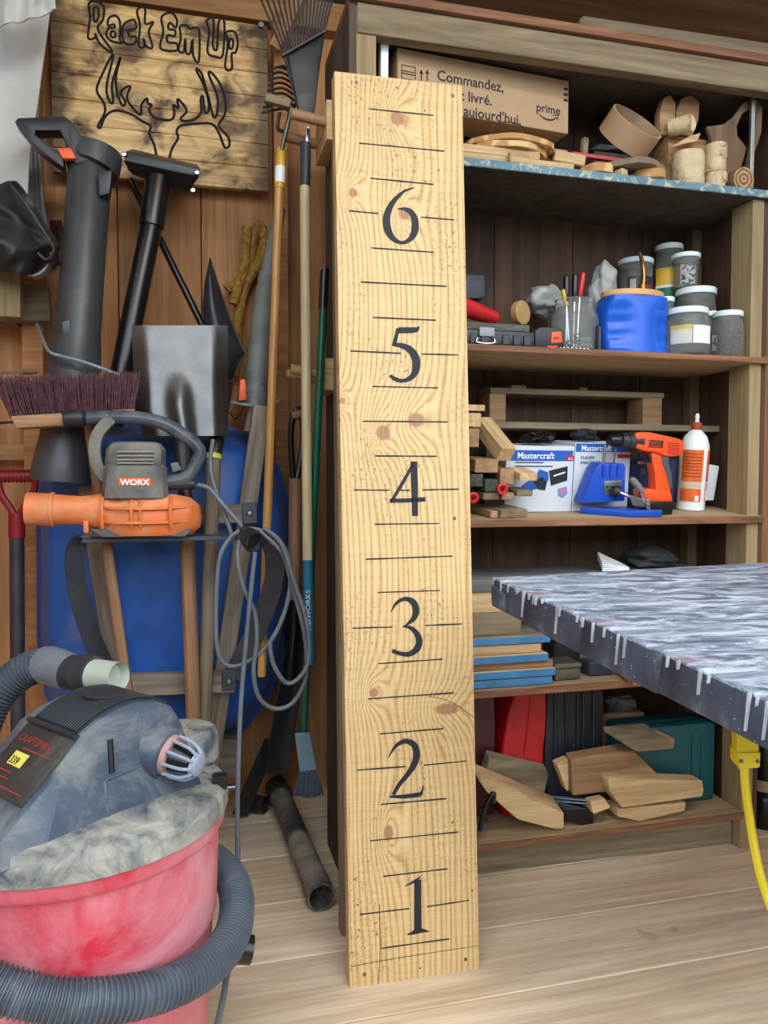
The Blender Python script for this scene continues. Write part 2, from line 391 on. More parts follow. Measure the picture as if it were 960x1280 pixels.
# local frame of the board: x across, y up, z towards the viewer; origin at bottom centre
bo = (BL0+BR0)/2
MBd = Matrix((bu, bv0, bn)).transposed().to_4x4(); MBd.translation = bo
MBi = MBd.inverted()
def kl(x, y): q = MBi @ PB(x, y); return (q.x, q.y)
knots = [(498, 148, .016, .017), (443, 241, .010, .011), (507, 268, .014, .013), (480, 541, .017, .017), (521, 525, .019, .017), (468, 866, .011, .010), (486, 1041, .011, .017), (560, 886, .030, .013), (429, 501, .006, .006)]
tc = N(nt, 'ShaderNodeTexCoord'); sp = N(nt, 'ShaderNodeSeparateXYZ'); nt.links.new(tc.outputs['Object'], sp.inputs[0])
ph = None; core = None
for kx, ky, rx, ry in knots:
    cx, cy = kl(kx, ky)
    dx = math_(nt, 'MULTIPLY', math_(nt, 'SUBTRACT', sp.outputs[0], cx), 1/rx)
    dy = math_(nt, 'MULTIPLY', math_(nt, 'SUBTRACT', sp.outputs[1], cy), .62/ry)
    dd = math_(nt, 'ADD', math_(nt, 'MULTIPLY', dx, dx), math_(nt, 'MULTIPLY', dy, dy))
    w = math_(nt, 'DIVIDE', 1.0, math_(nt, 'ADD', 1.0, math_(nt, 'MULTIPLY', dd, .22)))
    ph = w if ph is None else math_(nt, 'ADD', ph, w)
    dy2 = math_(nt, 'MULTIPLY', dy, 1/.62)
    d2 = math_(nt, 'ADD', math_(nt, 'MULTIPLY', dx, dx), math_(nt, 'MULTIPLY', dy2, dy2))
    k = math_(nt, 'SUBTRACT', 1.35, d2, clamp=True)
    core = k if core is None else math_(nt, 'MAXIMUM', core, k)
vn = noise_(nt, coords(nt, (9, .8, 9), False), 1.0, 3)
phase = math_(nt, 'ADD', math_(nt, 'ADD', math_(nt, 'MULTIPLY', sp.outputs[0], 190), math_(nt, 'MULTIPLY', vn, 11)), math_(nt, 'MULTIPLY', ph, 12))
ring = math_(nt, 'POWER', math_(nt, 'MULTIPLY', math_(nt, 'ADD', math_(nt, 'SINE', math_(nt, 'MULTIPLY', phase, 2.6)), 1), .5), .55)
fine = noise_(nt, coords(nt, (160, 5, 160), False), 1.0, 4)
saw = noise_(nt, coords(nt, (6, 170, 6), False), 1.0, 3)
g = math_(nt, 'ADD', math_(nt, 'MULTIPLY', ring, .28), math_(nt, 'ADD', math_(nt, 'MULTIPLY', fine, .45), math_(nt, 'MULTIPLY', saw, .27)))
c = ramp(nt, g, [(.25, lin((158, 122, 76))), (.5, lin((204, 170, 116))), (.75, lin((222, 192, 142)))])
c = mixc(nt, ramp(nt, core, [(.05, (0, 0, 0, 1)), (.8, (.8, .8, .8, 1))]), c, lin((150, 100, 70)))
spk = noise_(nt, coords(nt, (230, 90, 230), False), 1.0, 2)
spz = noise_(nt, coords(nt, (7, 3.5, 7), False), 1.0, 3)
sf = math_(nt, 'MULTIPLY', ramp(nt, spk, [(.58, (0, 0, 0, 1)), (.66, (1, 1, 1, 1))]), ramp(nt, spz, [(.46, (0, 0, 0, 1)), (.6, (.85, .85, .85, 1))]))
c = mixc(nt, sf, c, lin((110, 84, 56)))
st = noise_(nt, coords(nt, (11, 5, 11), False), 1.0, 5)
c = mixc(nt, ramp(nt, st, [(.62, (0, 0, 0, 1)), (.78, (.5, .5, .5, 1))]), c, lin((150, 142, 118)))
nt.links.new(c, b_.inputs['Base Color']); b_.inputs['Roughness'].default_value = .6
bump(nt, b_, g, .12, .001)
M_ruler = m
rb = thing('ruler_board', 'giant wooden ruler board marked in feet one to six, standing on the floor', 'ruler', bo)
wl0, wl1 = (MBi @ BL0).x, (MBi @ BR0).x; wt0, wt1 = (MBi @ BL1).x, (MBi @ BR1).x
yl1, yr1 = (MBi @ BL1).y, (MBi @ BR1).y
yl0, yr0 = (MBi @ BL0).y, (MBi @ BR0).y
TH = .038
mb = MB().hexa([(wl0, yl0, 0), (wl1, yr0, 0), (wt1, yr1, 0), (wt0, yl1, 0)], [(wl0, yl0+.0038, -TH), (wl1, yr0+.0038, -TH), (wt1, yr1, -TH), (wt0, yl1, -TH)])
add('board', mb, M_ruler, rb, MBd, bev=.002)
lift = bn*.0008
def c1(pts, ox, oy): return [(ox+x/4.571, oy+y/4.571) for x, y in pts]
def stroke(nm, segs, ox, oy, label):
    mb = MB()
    for pts, hw in segs: ribbon(mb, c1(pts, ox, oy), [h/4.571 for h in hw], PB, lift, n=6)
    add(nm, mb, M_ink, rb, label=label)
stroke('numeral', [([(494,799),(455,810),(420,830),(368,885),(338,950),(334,1000),(345,1050),(375,1092),(418,1113),(460,1100),(488,1065),(498,1020),(492,970),(472,938),(440,920),(398,920)], [3,6,9,15,20,22,21,15,10,13,19,21,19,15,10,3])], 410, 60, 'painted numeral 6')
stroke('numeral', [([(520,128),(505,146),(460,150),(402,150)], [3,14,17,17]), ([(400,140),(388,190),(376,238)], [10,11,11]), ([(368,232),(420,238),(468,262),(500,310),(502,370),(480,415),(435,438),(390,432),(352,408)], [8,15,20,23,22,16,11,12,8])], 410, 380, 'painted numeral 5')
stroke('numeral', [([(492,902),(430,1015),(362,1128)], [8,10,9]), ([(352,1124),(450,1122),(556,1116)], [12,12,13]), ([(490,900),(494,1050),(497,1212)], [20,19,17])], 410, 380, 'painted numeral 4')
stroke('numeral', [([(358,298),(392,245),(440,222),(485,240),(502,285),(488,335),(440,376)], [2,9,12,18,20,15,4]), ([(425,378),(480,392),(518,445),(512,500),(470,535),(420,536),(366,518)], [4,12,18,19,15,12,12])], 410, 700, 'painted numeral 3')
stroke('numeral', [([(343,1130),(385,1065),(440,1035),(490,1055),(506,1110),(490,1170),(450,1230),(405,1285),(372,1342)], [2,9,14,18,20,18,14,12,10]), ([(352,1352),(440,1350),(532,1338)], [6,12,13]), ([(532,1340),(545,1285)], [9,2])], 410, 700, 'painted numeral 2')
stroke('numeral', [([(440,582),(485,560),(528,530)], [2,7,4]), ([(512,545),(512,680),(513,830)], [20,21,22]), ([(452,860),(480,852),(514,838),(550,838),(576,842)], [3,9,16,9,3])], 410, 980, 'painted numeral 1')
lines = [c1(p, 410, 60) for p in ([(237,348),(420,366),(602,386)], [(178,544),(420,566),(663,590)], [(242,744),(420,762),(602,780)], [(118,930),(288,946)], [(532,967),(722,983)], [(246,1142),(606,1168)])]
lines += [[(451, 352.5), (558, 358)], [(457, 699), (566, 695)]]
lines += [c1(p, 410, 380) for p in ([(255,77),(617,93)], [(127,268),(415,282)], [(535,286),(742,291)], [(255,471),(628,480)], [(198,670),(682,674)], [(267,868),(622,870)], [(150,1062),(347,1064)], [(405,1064),(465,1065)], [(538,1062),(745,1058)], [(266,1258),(635,1254)])]
lines += [c1(p, 410, 700) for p in ([(282,185),(640,174)], [(140,389),(368,383)], [(556,374),(765,365)], [(288,592),(653,566)], [(228,793),(718,759)], [(296,993),(658,963)], [(166,1200),(442,1180)], [(548,1172),(790,1148)])]
lines += [c1(p, 410, 980) for p in ([(300,116),(676,83)], [(240,324),(742,274)], [(315,527),(682,484)], [(180,745),(463,711)], [(565,700),(806,664)], [(303,938),(693,884)])]
for i, p in enumerate(lines):
    mb = MB(); a, b = p[0], p[-1]
    q = [(a[0]+(b[0]-a[0])*t/6, a[1]+(b[1]-a[1])*t/6) for t in range(7)]
    ribbon(mb, q, [.65+.35*random.random() for _ in q], PB, lift, n=3); add('tick_mark', mb, M_ink, rb)
M_crack = plain('crack', (92, 66, 44), .9)
for p in ([(474,1130),(475,1185),(473,1230)], [(440,1208),(500,1197),(599,1182)], [(535,870),(565,878),(598,901)]):
    mb = MB(); ribbon(mb, p, .4, PB, lift*.5, n=4); add('crack', mb, M_crack, rb)
for x, y in ((445.5, 103), (566, 120), (568, 648), (455.5, 1218), (582, 1199)):
    q = PB(x, y); s = add('screw_head', MB().lathe([(.0, -.001), (.0042, -.001), (.0042, .0008), (.0025, .0012), (.0, .0006)], q, 12, bn), plain('dull_screw', (112, 96, 70), .5, .4), rb)
for x, y in ((496, 110), (531, 138.5), (548, 213), (532, 227), (565, 1028), (590, 1180-67), (447, 1131), (525, 1210)):
    add('nail_hole', MB().lathe([(.0, .0002), (.0022, .0004), (.0, .0006)], PB(x, y)+bn*.0004, 8, bn), M_crack, rb)
# second board behind the ruler
m2 = beam('rough_plank', (.475, 1.757, 0.002), (.475, 1.828, 1.85), .27, .036, M_greyx, up=(0, -1, 0))
tag(m2, 'rough grey plank leaning behind the ruler board, only its left edge showing', 'plank')
# white strip on top shelf
w = beam('white_trim_strip', P(478, 100, 1.92)+Vector((0, 0, -.155)), P(480, 31, 1.92), .02, .024, M_white, up=(0, 1, 0)); tag(w, 'narrow white painted trim strip upright at the left of the top shelf', 'trim strip')
# ================================================================= sign
YS = 2.56
m, nt, b_ = nodes('scorched_pine')
v = coords(nt, (3.0, 1, 46), False); gr_ = noise_(nt, v, 1.0, 6, .6, 1.0)
c = ramp(nt, gr_, [(.3, lin((196, 150, 88))), (.62, lin((246, 210, 146)))])
bn_ = noise_(nt, coords(nt, (1, 1, 1.5), False), 8.0, 4, .55, .6)
c = mixc(nt, ramp(nt, bn_, [(.44, (0, 0, 0, 1)), (.52, (.35, .35, .35, 1)), (.60, (.8, .8, .8, 1)), (.68, (.97, .97, .97, 1))]), c, lin((62, 32, 10)))
bz = N(nt, 'ShaderNodeTexCoord'); sx = N(nt, 'ShaderNodeSeparateXYZ'); nt.links.new(bz.outputs['Object'], sx.inputs[0])
edge = math_(nt, 'ABSOLUTE', sx.outputs[0])
en = math_(nt, 'ADD', edge, math_(nt, 'MULTIPLY', noise_(nt, coords(nt, (1, 1, 1), False), 14, 3), .09))
c = mixc(nt, ramp(nt, en, [(.30, (0, 0, 0, 1)), (.345, (.8, .8, .8, 1))]), c, lin((50, 28, 14)))
nt.links.new(c, b_.inputs['Base Color']); b_.inputs['Roughness'].default_value = .55; bump(nt, b_, gr_, .2, .001)
M_sign = m
sTL, sBR = P(64, -3, YS), P(334, 239, YS)
x0, x1, z1, z0 = P(66, 215, YS).x, P(335, 140, YS).x, P(338, 33, YS).z, P(200, 227, YS).z
sg = thing('wooden_sign', 'scorched wooden sign with outlined lettering and a deer skull, hung on the back wall', 'sign', ((x0+x1)/2, YS, z0))
M_Sg = Matrix.Translation(((x0+x1)/2, YS+.01, (z0+z1)/2))
k = 7; hz = (z1-z0)/k; xc = (x0+x1)/2; zc = (z0+z1)/2
for i in range(k):
    add('plank', MB().box((x0-xc, -.01, z0+hz*i-zc+.0006), (x1-xc, .012, z0+hz*(i+1)-zc-.0006)), M_sign, sg, M_Sg, bev=.0012, seg=1)
PS = lambda x, y: P(x, y, YS)
q3 = lambda pts: [(x/2.743, y/2.743) for x, y in pts]
L0 = Vector((0, -.0012, 0)); M_burn = plain('burnt_line', (22, 15, 10), .8)
letters = {
 'R': [[(305,12),(332,6),(356,25),(352,70),(335,95),(352,130),(385,175),(368,172),(340,148),(326,115),(326,130),(302,130),(309,60)], [(322,30),(336,30),(338,58),(324,76)]],
 'a': [[(370,88),(374,62),(398,55),(412,80),(411,135),(420,148),(398,146),(380,140),(365,122),(372,98),(392,96),(390,84)], [(381,110),(394,110),(394,128),(381,126)]],
 'c': [[(448,70),(425,85),(419,118),(430,150),(462,150),(465,126),(446,126),(440,104),(466,98),(462,72)]],
 'k': [[(470,36),(497,28),(498,82),(526,76),(510,110),(523,162),(502,160),(492,132),(495,160),(475,156),(480,90)]],
 'E': [[(554,60),(585,44),(606,66),(603,95),(582,78),(578,100),(600,104),(598,124),(575,122),(575,145),(606,150),(604,174),(550,166),(560,110)]],
 'm': [[(617,92),(640,88),(652,100),(672,95),(684,115),(681,213),(662,190),(660,135),(652,182),(638,180),(635,132),(630,178),(612,172),(620,130)]],
 'U': [[(708,72),(732,68),(730,155),(744,168),(750,76),(769,76),(764,188),(740,195),(712,180),(717,110)]],
 'p': [[(775,112),(804,110),(815,145),(808,180),(794,185),(795,236),(772,232),(781,150)], [(788,135),(799,140),(796,166),(786,164)]],
}
for ch, paths in letters.items():
    mb = MB()
    for p in paths: ribbon(mb, q3(p), 1.5, PS, L0, True, 4)
    add('letter', mb, M_burn, sg, label='burnt outline letter '+ch)
mb = MB()
ribbon(mb, q3([(345,440),(358,405),(380,384),(410,380),(455,395),(490,418),(516,432),(512,460),(528,495),(538,540)]), 1.6, PS, L0, False, 4)
ribbon(mb, q3([(578,552),(590,510),(610,475),(606,450),(620,432),(665,425),(725,425),(750,455),(770,505),(786,500),(782,470),(750,432),(770,395),(773,350),(755,290),(725,250),(716,257),(745,330),(744,390),(733,402),(722,365),(705,300),(690,250),(672,238),(698,290),(714,340),(715,380),(703,385),(695,330),(688,345),(690,385),(665,410),(630,415),(620,405),(640,382),(625,355),(608,340),(612,372),(594,360),(598,392),(585,412),(540,408),(520,395),(512,375),(520,360),(506,355),(504,338),(485,360),(483,395),(455,370),(435,335),(447,296),(414,315),(430,350),(420,362),(402,320),(398,260),(414,196),(385,285),(388,345),(378,352),(365,300),(388,196),(378,200),(345,268),(332,312),(355,352),(360,385),(336,432),(345,440)]), 1.6, PS, L0, False, 4)
add('deer_outline', mb, M_burn, sg, label='burnt line drawing of a deer skull with antlers', kind='stuff')
add('bolt', MB().lathe([(0, -.012), (.009, -.012), (.009, -.004), (.005, 0), (.005, .006)], P(326, 33, YS), 12, (0, 1, 0)), M_steel, sg)
# ================================================================= wheelbarrow stood on its nose
M_tray = plain('blue_poly', (38, 92, 174), .42, var=.12, dust=(112, 118, 128), dust_amt=(.55, .85), dust_scale=4)
M_oldx = wood('old_grey_wood', (152, 138, 122), (92, 80, 68), 'x', 1.2, .85, .2)
M_iron = plain('black_iron', (74, 80, 90), .4, .5, dust=(120, 116, 106), dust_amt=(.6, .8), dust_scale=10)
wbx = thing('wheelbarrow', 'blue wheelbarrow stood on its nose, underside facing out, with grey wooden handles', 'wheelbarrow', (-.05, 2.25, 0))
out = [(120,533),(205,531),(285,534),(325,552),(350,590),(362,640),(361,760),(352,830),(336,870),(305,912),(240,932),(150,932),(90,912),(58,870),(48,800),(47,640),(55,580),(80,545)]
cx, cy = 205, 735
def ringp(s, Y, dz=0): return [P(cx+(x-cx)*s, cy+(y-cy)*s+dz, Y) for x, y in out]
rings = [ringp(1.0, 2.47), ringp(1.012, 2.45), ringp(.985, 2.445), ringp(.965, 2.36), ringp(.93, 2.28), ringp(.86, 2.235), ringp(.5, 2.225), ringp(.1, 2.222)]
add('tray', MB().loft(rings), M_tray, wbx, ang=60)
hR0, hR1 = P(328, 508, 2.19), P(258, 985, 2.19)
hL0, hL1 = P(110, 606, 2.19), P(160, 935, 2.19)
beam('handle', hR0, hR1, .05, .042, M_oldx, wbx, up=(0, -1, 0), bev=.003)
beam('handle', hL0, hL1, .05, .042, M_oldx, wbx, up=(0, -1, 0), bev=.003)
beam('cross_rail', P(150, 647, 2.155), P(320, 641, 2.155), .05, .024, M_oldx, wbx, up=(0, -1, 0))
beam('cross_rail', P(150, 856, 2.15), P(293, 851, 2.15), .058, .03, M_oldx, wbx, up=(0, -1, 0))
for x, y, Y in ((312, 642, 2.137), (286, 851, 2.1325)):
    bp = beam('bracket_plate', P(x-9, y, Y), P(x+9, y-1, Y), .058, .005, M_iron, wbx, up=(0, -1, 0))
    add('bolt', MB().lathe([(0, -.007), (.006, -.006), (.009, -.001), (.009, .001)], P(x, y, Y-.003), 10, (0, 1, 0)), M_steel, bp)
def strap(nm, pts, w, t, parent, mat, up=(0, 1, 0)):
    q = spline(pts, 6); mb = MB(); A = Vector(up)
    rr = []
    for i, p in enumerate(q):
        tg = (q[min(i+1, len(q)-1)]-q[max(i-1, 0)]).normalized()
        wv = (A-tg*A.dot(tg)).normalized(); nv = tg.cross(wv)
        rr.append([p-wv*w/2-nv*t/2, p+wv*w/2-nv*t/2, p+wv*w/2+nv*t/2, p-wv*w/2+nv*t/2])
    return add(nm, mb.loft(rr), mat, parent, ang=25)
strap('leg', [P(116, 672, 2.0), P(100, 677, 2.0), P(93, 700, 2.01), P(99, 745, 2.05), P(116, 800, 2.1), P(143, 855, 2.15)], .046, .007, wbx, M_iron, (1, .55, .1))
strap('leg', [P(290, 671, 2.0), P(328, 674, 2.0), P(342, 690, 2.01), P(342, 728, 2.04), P(325, 778, 2.09), P(290, 845, 2.14)], .052, .007, wbx, M_iron, (-1, .45, .1))
beam('foot_bar', P(104, 675, 1.985), P(292, 671, 1.985), .06, .011, M_iron, wbx, up=(0, 0, 1))
wc = Vector((-.03, 2.28, .17))
add('wheel', MB().lathe([(.03, -.02), (.10, -.025), (.125, -.04), (.155, -.035), (.168, 0), (.155, .035), (.125, .04), (.10, .025), (.03, .02)], wc, 28, (1, 0, 0)), M_black, wbx)
rod('axle', wc+Vector((-.12, 0, 0)), wc+Vector((.16, 0, 0)), .009, M_steel, wbx)
beam('wheel_block', P(300, 940, 2.40), P(200, 945, 2.40), .11, .12, M_oldx, wbx)
# ================================================================= corded leaf blower
M_bor = plain('dusty_orange', (226, 112, 50), .5, dust=(206, 164, 122), dust_amt=(.42, .72), dust_scale=8)
M_bgr = plain('dusty_charcoal', (78, 80, 80), .55, dust=(140, 134, 120), dust_amt=(.42, .75), dust_scale=7)
M_hgr = plain('handle_charcoal', (70, 78, 90), .36, dust=(130, 130, 124), dust_amt=(.5, .8), dust_scale=7)
YBl = 1.972
pxm = 960.0/(YBl*1.02)   # px per metre there
bb = P(176, 669, YBl)
bl = thing('leaf_blower', 'orange and charcoal corded leaf blower resting on the wheelbarrow foot bar', 'leaf blower', bb)
def bz_(y): return P(176, y, YBl).z
ctr = P(186, 645, YBl); zz = ctr.z
prof = [(0, bz_(668)-zz), (.10, bz_(668)-zz), (.116, bz_(660)-zz), (.120, bz_(648)-zz), (.116, bz_(632)-zz), (.095, bz_(622)-zz), (.06, bz_(618)-zz), (0, bz_(617)-zz)]
mb = MB()
n = 30; rings = []
for r, h in prof:
    ring = []
    for k in range(n):
        a = 2*math.pi*k/n; ring.append(ctr+Vector((math.cos(a)*r*1.06, math.sin(a)*r*.62, h)))
    rings.append(ring)
vol = add('fan_housing', mb.loft(rings), M_bor, bl)
for x in (128, 165, 176, 214):      # moulded ribs
    pts = [P(x, 622, YBl-.05), P(x-1, 632, YBl-.076), P(x-1, 648, YBl-.078), P(x, 660, YBl-.072)]
    add('rib', MB().tube(spline(pts, 4), .0045, 6), M_bor, vol)
for y in (633, 651):
    pts = [P(118, y, YBl-.045), P(140, y+2, YBl-.073), P(175, y+3, YBl-.08), P(210, y+2, YBl-.073), P(235, y, YBl-.045)]
    add('rib', MB().tube(spline(pts, 5), .004, 6), M_bor, vol)
noz = MB().tube([P(150, 640, YBl-.01), P(112, 639, YBl-.03), P(100, 638, YBl-.03), P(70, 637, YBl-.03), P(68.5, 637, YBl-.03), P(68, 637, YBl-.03), P(64, 637, YBl-.03), P(63.5, 637, YBl-.03), P(33, 636, YBl-.03), P(33, 636, YBl-.03), P(45, 636, YBl-.03)],
              [.052, .038, .034, .036, .036, .041, .041, .038, .0385, .034, .033], 22)
add('nozzle', noz, M_bor, bl)
add('latch', MB().box(P(104, 666, YBl-.06), P(113, 650, YBl-.02)), M_bor, bl, bev=.003)
def sqring(cx_, y, hw, hd, n=24, p=4.5):
    c0 = P(cx_, y, YBl); o = []
    for k in range(n):
        a = 2*math.pi*k/n; q = 1/((abs(math.cos(a))**p+abs(math.sin(a))**p)**(1/p)); o.append(c0+Vector((math.cos(a)*hw*q, math.sin(a)*hd*q, 0)))
    return o
hs = add('motor_housing', MB().loft([sqring(170, 622, .078, .07), sqring(170, 616, .077, .07), sqring(170, 584, .072, .066), sqring(170, 581, .068, .062), sqring(170, 578, .07, .064), sqring(171, 562, .068, .062), sqring(171, 555, .058, .055), sqring(171, 553, .045, .045)]), M_bgr, bl)
for i, y in enumerate((565, 570, 575, 580-1)):
    beam('vent_slat', P(146, y, YBl-.066), P(193, y, YBl-.066), .008, .004, plain('slat_grey', (150, 142, 134), .6) if i == 0 else bpy.data.materials['slat_grey'], hs)
pl = beam('brand_plate', P(148, 602, YBl-.0675), P(189, 602, YBl-.0675), .004, .018, M_orange, hs, up=(0, 0, 1))
text('brand_text', 'WORX', P(168.5, 606.2, YBl-.0698), (1, 0, 0), (0, 0, 1), .0195, M_white, hs, 'CENTER', 1.05, .03)
hp = [P(104, 524, YBl), P(125, 522, YBl), P(165, 522, YBl), P(200, 528, YBl), P(228, 543, YBl), P(249, 562, YBl), P(246, 578, YBl), P(232, 597, YBl), P(205, 603, YBl)]
add('handle', MB().tube(spline(hp, 6), [.019]*9*6, 12) if False else MB().tube(spline(hp, 6), .0205, 12, flat=.8), M_hgr, bl)
add('grip_knob', MB().tube([P(78, 524, YBl-.01), P(79, 524, YBl-.01), P(88, 523, YBl-.01), P(104, 523, YBl-.01), P(108, 523, YBl-.01)], [.008, .019, .022, .021, .014], 14), M_black, bl)
strap('front_brace', [P(140, 523, YBl), P(124, 541, YBl), P(119, 562, YBl), P(124, 585, YBl), P(138, 602, YBl)], .04, .026, bl, M_bgr)
add('trigger', MB().prism([P(x, y, YBl-.01) for x, y in ((213, 579), (222, 577), (227, 587), (216, 591))], (0, .02, 0)), M_bgr, bl, bev=.003)
rod('cord_strain_relief', P(206, 606, YBl), P(243, 605, YBl), .014, M_black, bl)
add('base_skid', MB().prism([P(x, y, YBl-.05) for x, y in ((112, 661), (240, 661), (232, 671), (128, 672))], (0, .1, 0)), M_bgr, bl, bev=.004)
# ================================================================= loose cord coil with socket end
M_cord = plain('grey_cord', (96, 102, 108), .5, dust=(140, 140, 132), dust_amt=(.6, .85), dust_scale=16)
yc = 1.905
co = thing('extension_cord', 'grey power cord in loose loops hanging from its socket by the wheelbarrow leg', 'power cord', P(318, 900, yc))
add('socket', MB().tube([P(303, 660, yc), P(307, 664, yc-.005), P(309, 669, yc-.01), P(310, 670, yc-.01), P(318, 678, yc-.035), P(318.5, 679, yc-.036), P(316, 677, yc-.03)], [.010, .014, .014, .024, .027, .021, .019], 18), M_black, co)
DY = -.025
strands = [
 ([(247,606),(262,611),(280,632),(296,650),(304,660)], [1.97,1.96,1.95,1.94,1.93]),
 ([(304,662),(288,672),(274,700),(270,760),(272,812),(285,832),(308,828),(335,806),(354,770),(363,730),(360,695),(345,672),(322,662),(306,662)], [1.93,1.93,1.92,1.915,1.91,1.91,1.91,1.91,1.915,1.92,1.925,1.93,1.93,1.93]),
 ([(306,664),(297,690),(303,730),(318,765),(321,800),(317,840),(324,872),(345,886),(368,876),(383,842),(380,790),(362,720),(352,690),(325,664)], [1.93,1.905,1.9,1.9,1.895,1.895,1.9,1.9,1.9,1.9,1.9,1.905,1.91,1.92]),
 ([(337,800),(341,828),(357,853),(374,847),(386,822),(383,775),(368,728),(352,680),(330,660)], [1.88,1.88,1.885,1.885,1.885,1.885,1.89,1.9,1.915]),
 ([(266,550),(263,578),(267,605),(285,655),(297,690)], [2.03,2.0,1.98,1.96,1.95]),
]
for pts, ys in strands: cord('strand', [P(x, y, Y+DY) for (x, y), Y in zip(pts, ys)], .0056, M_cord, co, 8)
vc = cord('vacuum_power_cord', [P(319, 690, 1.865), P(314, 735, 1.86), P(305, 830, 1.85), P(300, 900, 1.8), P(297, 1000, 1.7), P(297, 1090, 1.55), P(292, 1160, 1.43), P(281, 1235, 1.30), P(270, 1290, 1.22), P(262, 1330, 1.18), P(250, 1420, 1.16)], .0055, M_cord, None, 8)
tag(vc, 'long grey power cord dropping straight down past the red vacuum drum', 'power cord')
# ================================================================= push broom, handles, shovels
M_hand = wood('brown_handle', (166, 126, 92), (118, 84, 58), 'x', 1.4, .7, .15)
M_handg = wood('grey_handle', (140, 124, 104), (92, 78, 62), 'x', 1.4, .8, .15)
M_bris = plain('plum_bristle', (92, 54, 60), .8, var=.35, ns=80)
br = thing('push_broom', 'push broom stood bristles up, dark plum bristles on a wooden head', 'broom', P(150, 860, 2.09))
YBr = 2.035
add('head_block', MB().prism([P(x, y, YBr-.03) for x, y in ((13, 520), (168, 511), (168, 524), (110, 530), (20, 535))], (0, .062, 0)), M_brownx, br, bev=.003)
mb = MB()
for i in range(56):
    for j in range(7):
        for r_ in range(3):
            fx = (i+random.random())/56; jx = (j+random.random())/7
            p0 = P(13+154*fx, 523-9*fx, YBr-.027+.056*jx); fan = (fx-.55)*22-4
            p1 = P(13+154*fx+fan+random.uniform(-3, 3), 474-7*fx+random.uniform(-6, 11)+jx*4, YBr-.04+.08*jx)
            w_ = .0009; d = Vector((w_, 0, 0)); e = Vector((0, w_, 0))
            mb.add([p0-d-e, p0+d-e, p0+e, p1-d-e, p1+d-e, p1+e], [(0, 1, 4, 3), (1, 2, 5, 4), (2, 0, 3, 5), (3, 4, 5)])
me = mesh_of(mb, fix=False)
o = add('bristles', me, M_bris, br, kind='stuff')
rod('handle', P(112, 530, 2.035), P(176, 985, 2.05), .0145, M_hand, br)
# square shovel, blade up, back towards us
M_shov = plain('worn_steel', (112, 112, 112), .46, .9, var=.12, dust=(120, 116, 108), dust_amt=(.55, .9), dust_scale=5)
sq = thing('square_shovel', 'worn steel square-mouth shovel propped blade up with a brown wooden handle', 'shovel', P(243, 985, 2.06))
def blade(u, v):
    # u across 0..1, v from mouth (top) to neck; bulges towards the camera
    xl = 165+6*v + 10*max(0, v-.75)*4; xr = 284+1*v-4*max(0, v-.85)
    x = xl+(xr-xl)*u; y = 407+138*v
    e = abs(u-.5)*2; side = max(0, (e-.70)/.30)
    dpt = .0 + .055*side*min(1, .25+v*1.4) - .018*v
    rid = math.exp(-((u-.48)/.10)**2)*max(0, min(1, (v-.42)/.25))*(.032)
    dpt += .02*(1-v)
    return P(x, y, 2.078+dpt-rid)
add('blade', MB().grid(blade, 28, 20), M_shov, sq, solid=.002, ang=70)
rod('socket', P(224, 520, 2.075), P(233, 640, 2.085), .021, M_shov, sq, r2=.018)
rod('handle', P(233, 640, 2.085), P(245, 985, 2.06), .0195, M_hand, sq)
# pointed spade, black, seen from the side
M_slate = plain('slate_paint', (56, 62, 70), .4, .3, var=.15, dust=(96, 98, 98), dust_amt=(.6, .9))
ps = thing('pointed_shovel', 'dark pointed shovel, blade up behind the square one, on a grey handle with yellow tape', 'shovel', P(256, 985, 2.12))
def blade2(u, v):
    lx = [262, 255.5, 253, 255, 260, 270]; rx = [262.5, 272, 282, 293, 306, 286]
    k = min(v*5, 4.999); i = int(k); t = k-i
    xl = lx[i]*(1-t)+lx[i+1]*t; xr = rx[i]*(1-t)+rx[i+1]*t
    yl = 323+150*v; yr = 323+148*v+10*max(0, 1-abs(v-.95)*10)
    s = (u-.2)
    return P(xl+(xr-xl)*u, yl+(yr-yl)*u, 2.27-.09*u+.05*(s*s)*4)
add('blade', MB().grid(blade2, 12, 20), M_slate, ps, solid=.002, ang=70)
add('rim', MB().tube([blade2(1, k/24) for k in range(25)], .0026, 6), M_steel, ps)
rod('socket', P(281, 478, 2.19), P(267, 573, 2.122), .024, M_black, ps, r2=.0205)
rod('tape', P(267.4, 568, 2.124), P(266.8, 574, 2.121), .0216, plain('lime_tape', (206, 214, 60), .5), ps)
rod('handle', P(267, 573, 2.121), P(252, 985, 2.10), .0195, M_handg, ps)
# red D handle
M_redd = plain('dark_red_grip', (150, 26, 38), .45)
rd = thing('red_handled_shovel', 'shovel with a dark red D grip and steel shaft at the left edge', 'shovel', P(22, 900, 2.3))
yd = 2.3
mb = MB().tube([P(-3, 595, yd), P(44, 594, yd)], .016, 12); add('grip', mb, M_redd, rd)
for k in range(9):
    p = P(1+k*5, 595, yd); add('grip_ring', MB().tube([p-Vector((.0025, 0, 0)), p+Vector((.0025, 0, 0))], .0185, 12), M_redd, rd)
cord('grip_arm', [P(44, 594, yd), P(43, 612, yd), P(30, 634, yd), P(22, 648, yd)], .010, M_redd, rd)
cord('grip_arm', [P(-2, 596, yd), P(0, 615, yd), P(12, 634, yd), P(20, 648, yd)], .010, M_redd, rd)
rod('grip_socket', P(21, 642, yd), P(21, 672, yd), .022, M_redd, rd)
rod('shaft', P(21, 672, yd), P(23, 1020, yd), .0195, plain('dull_shaft', (74, 74, 78), .4, .5), rd)
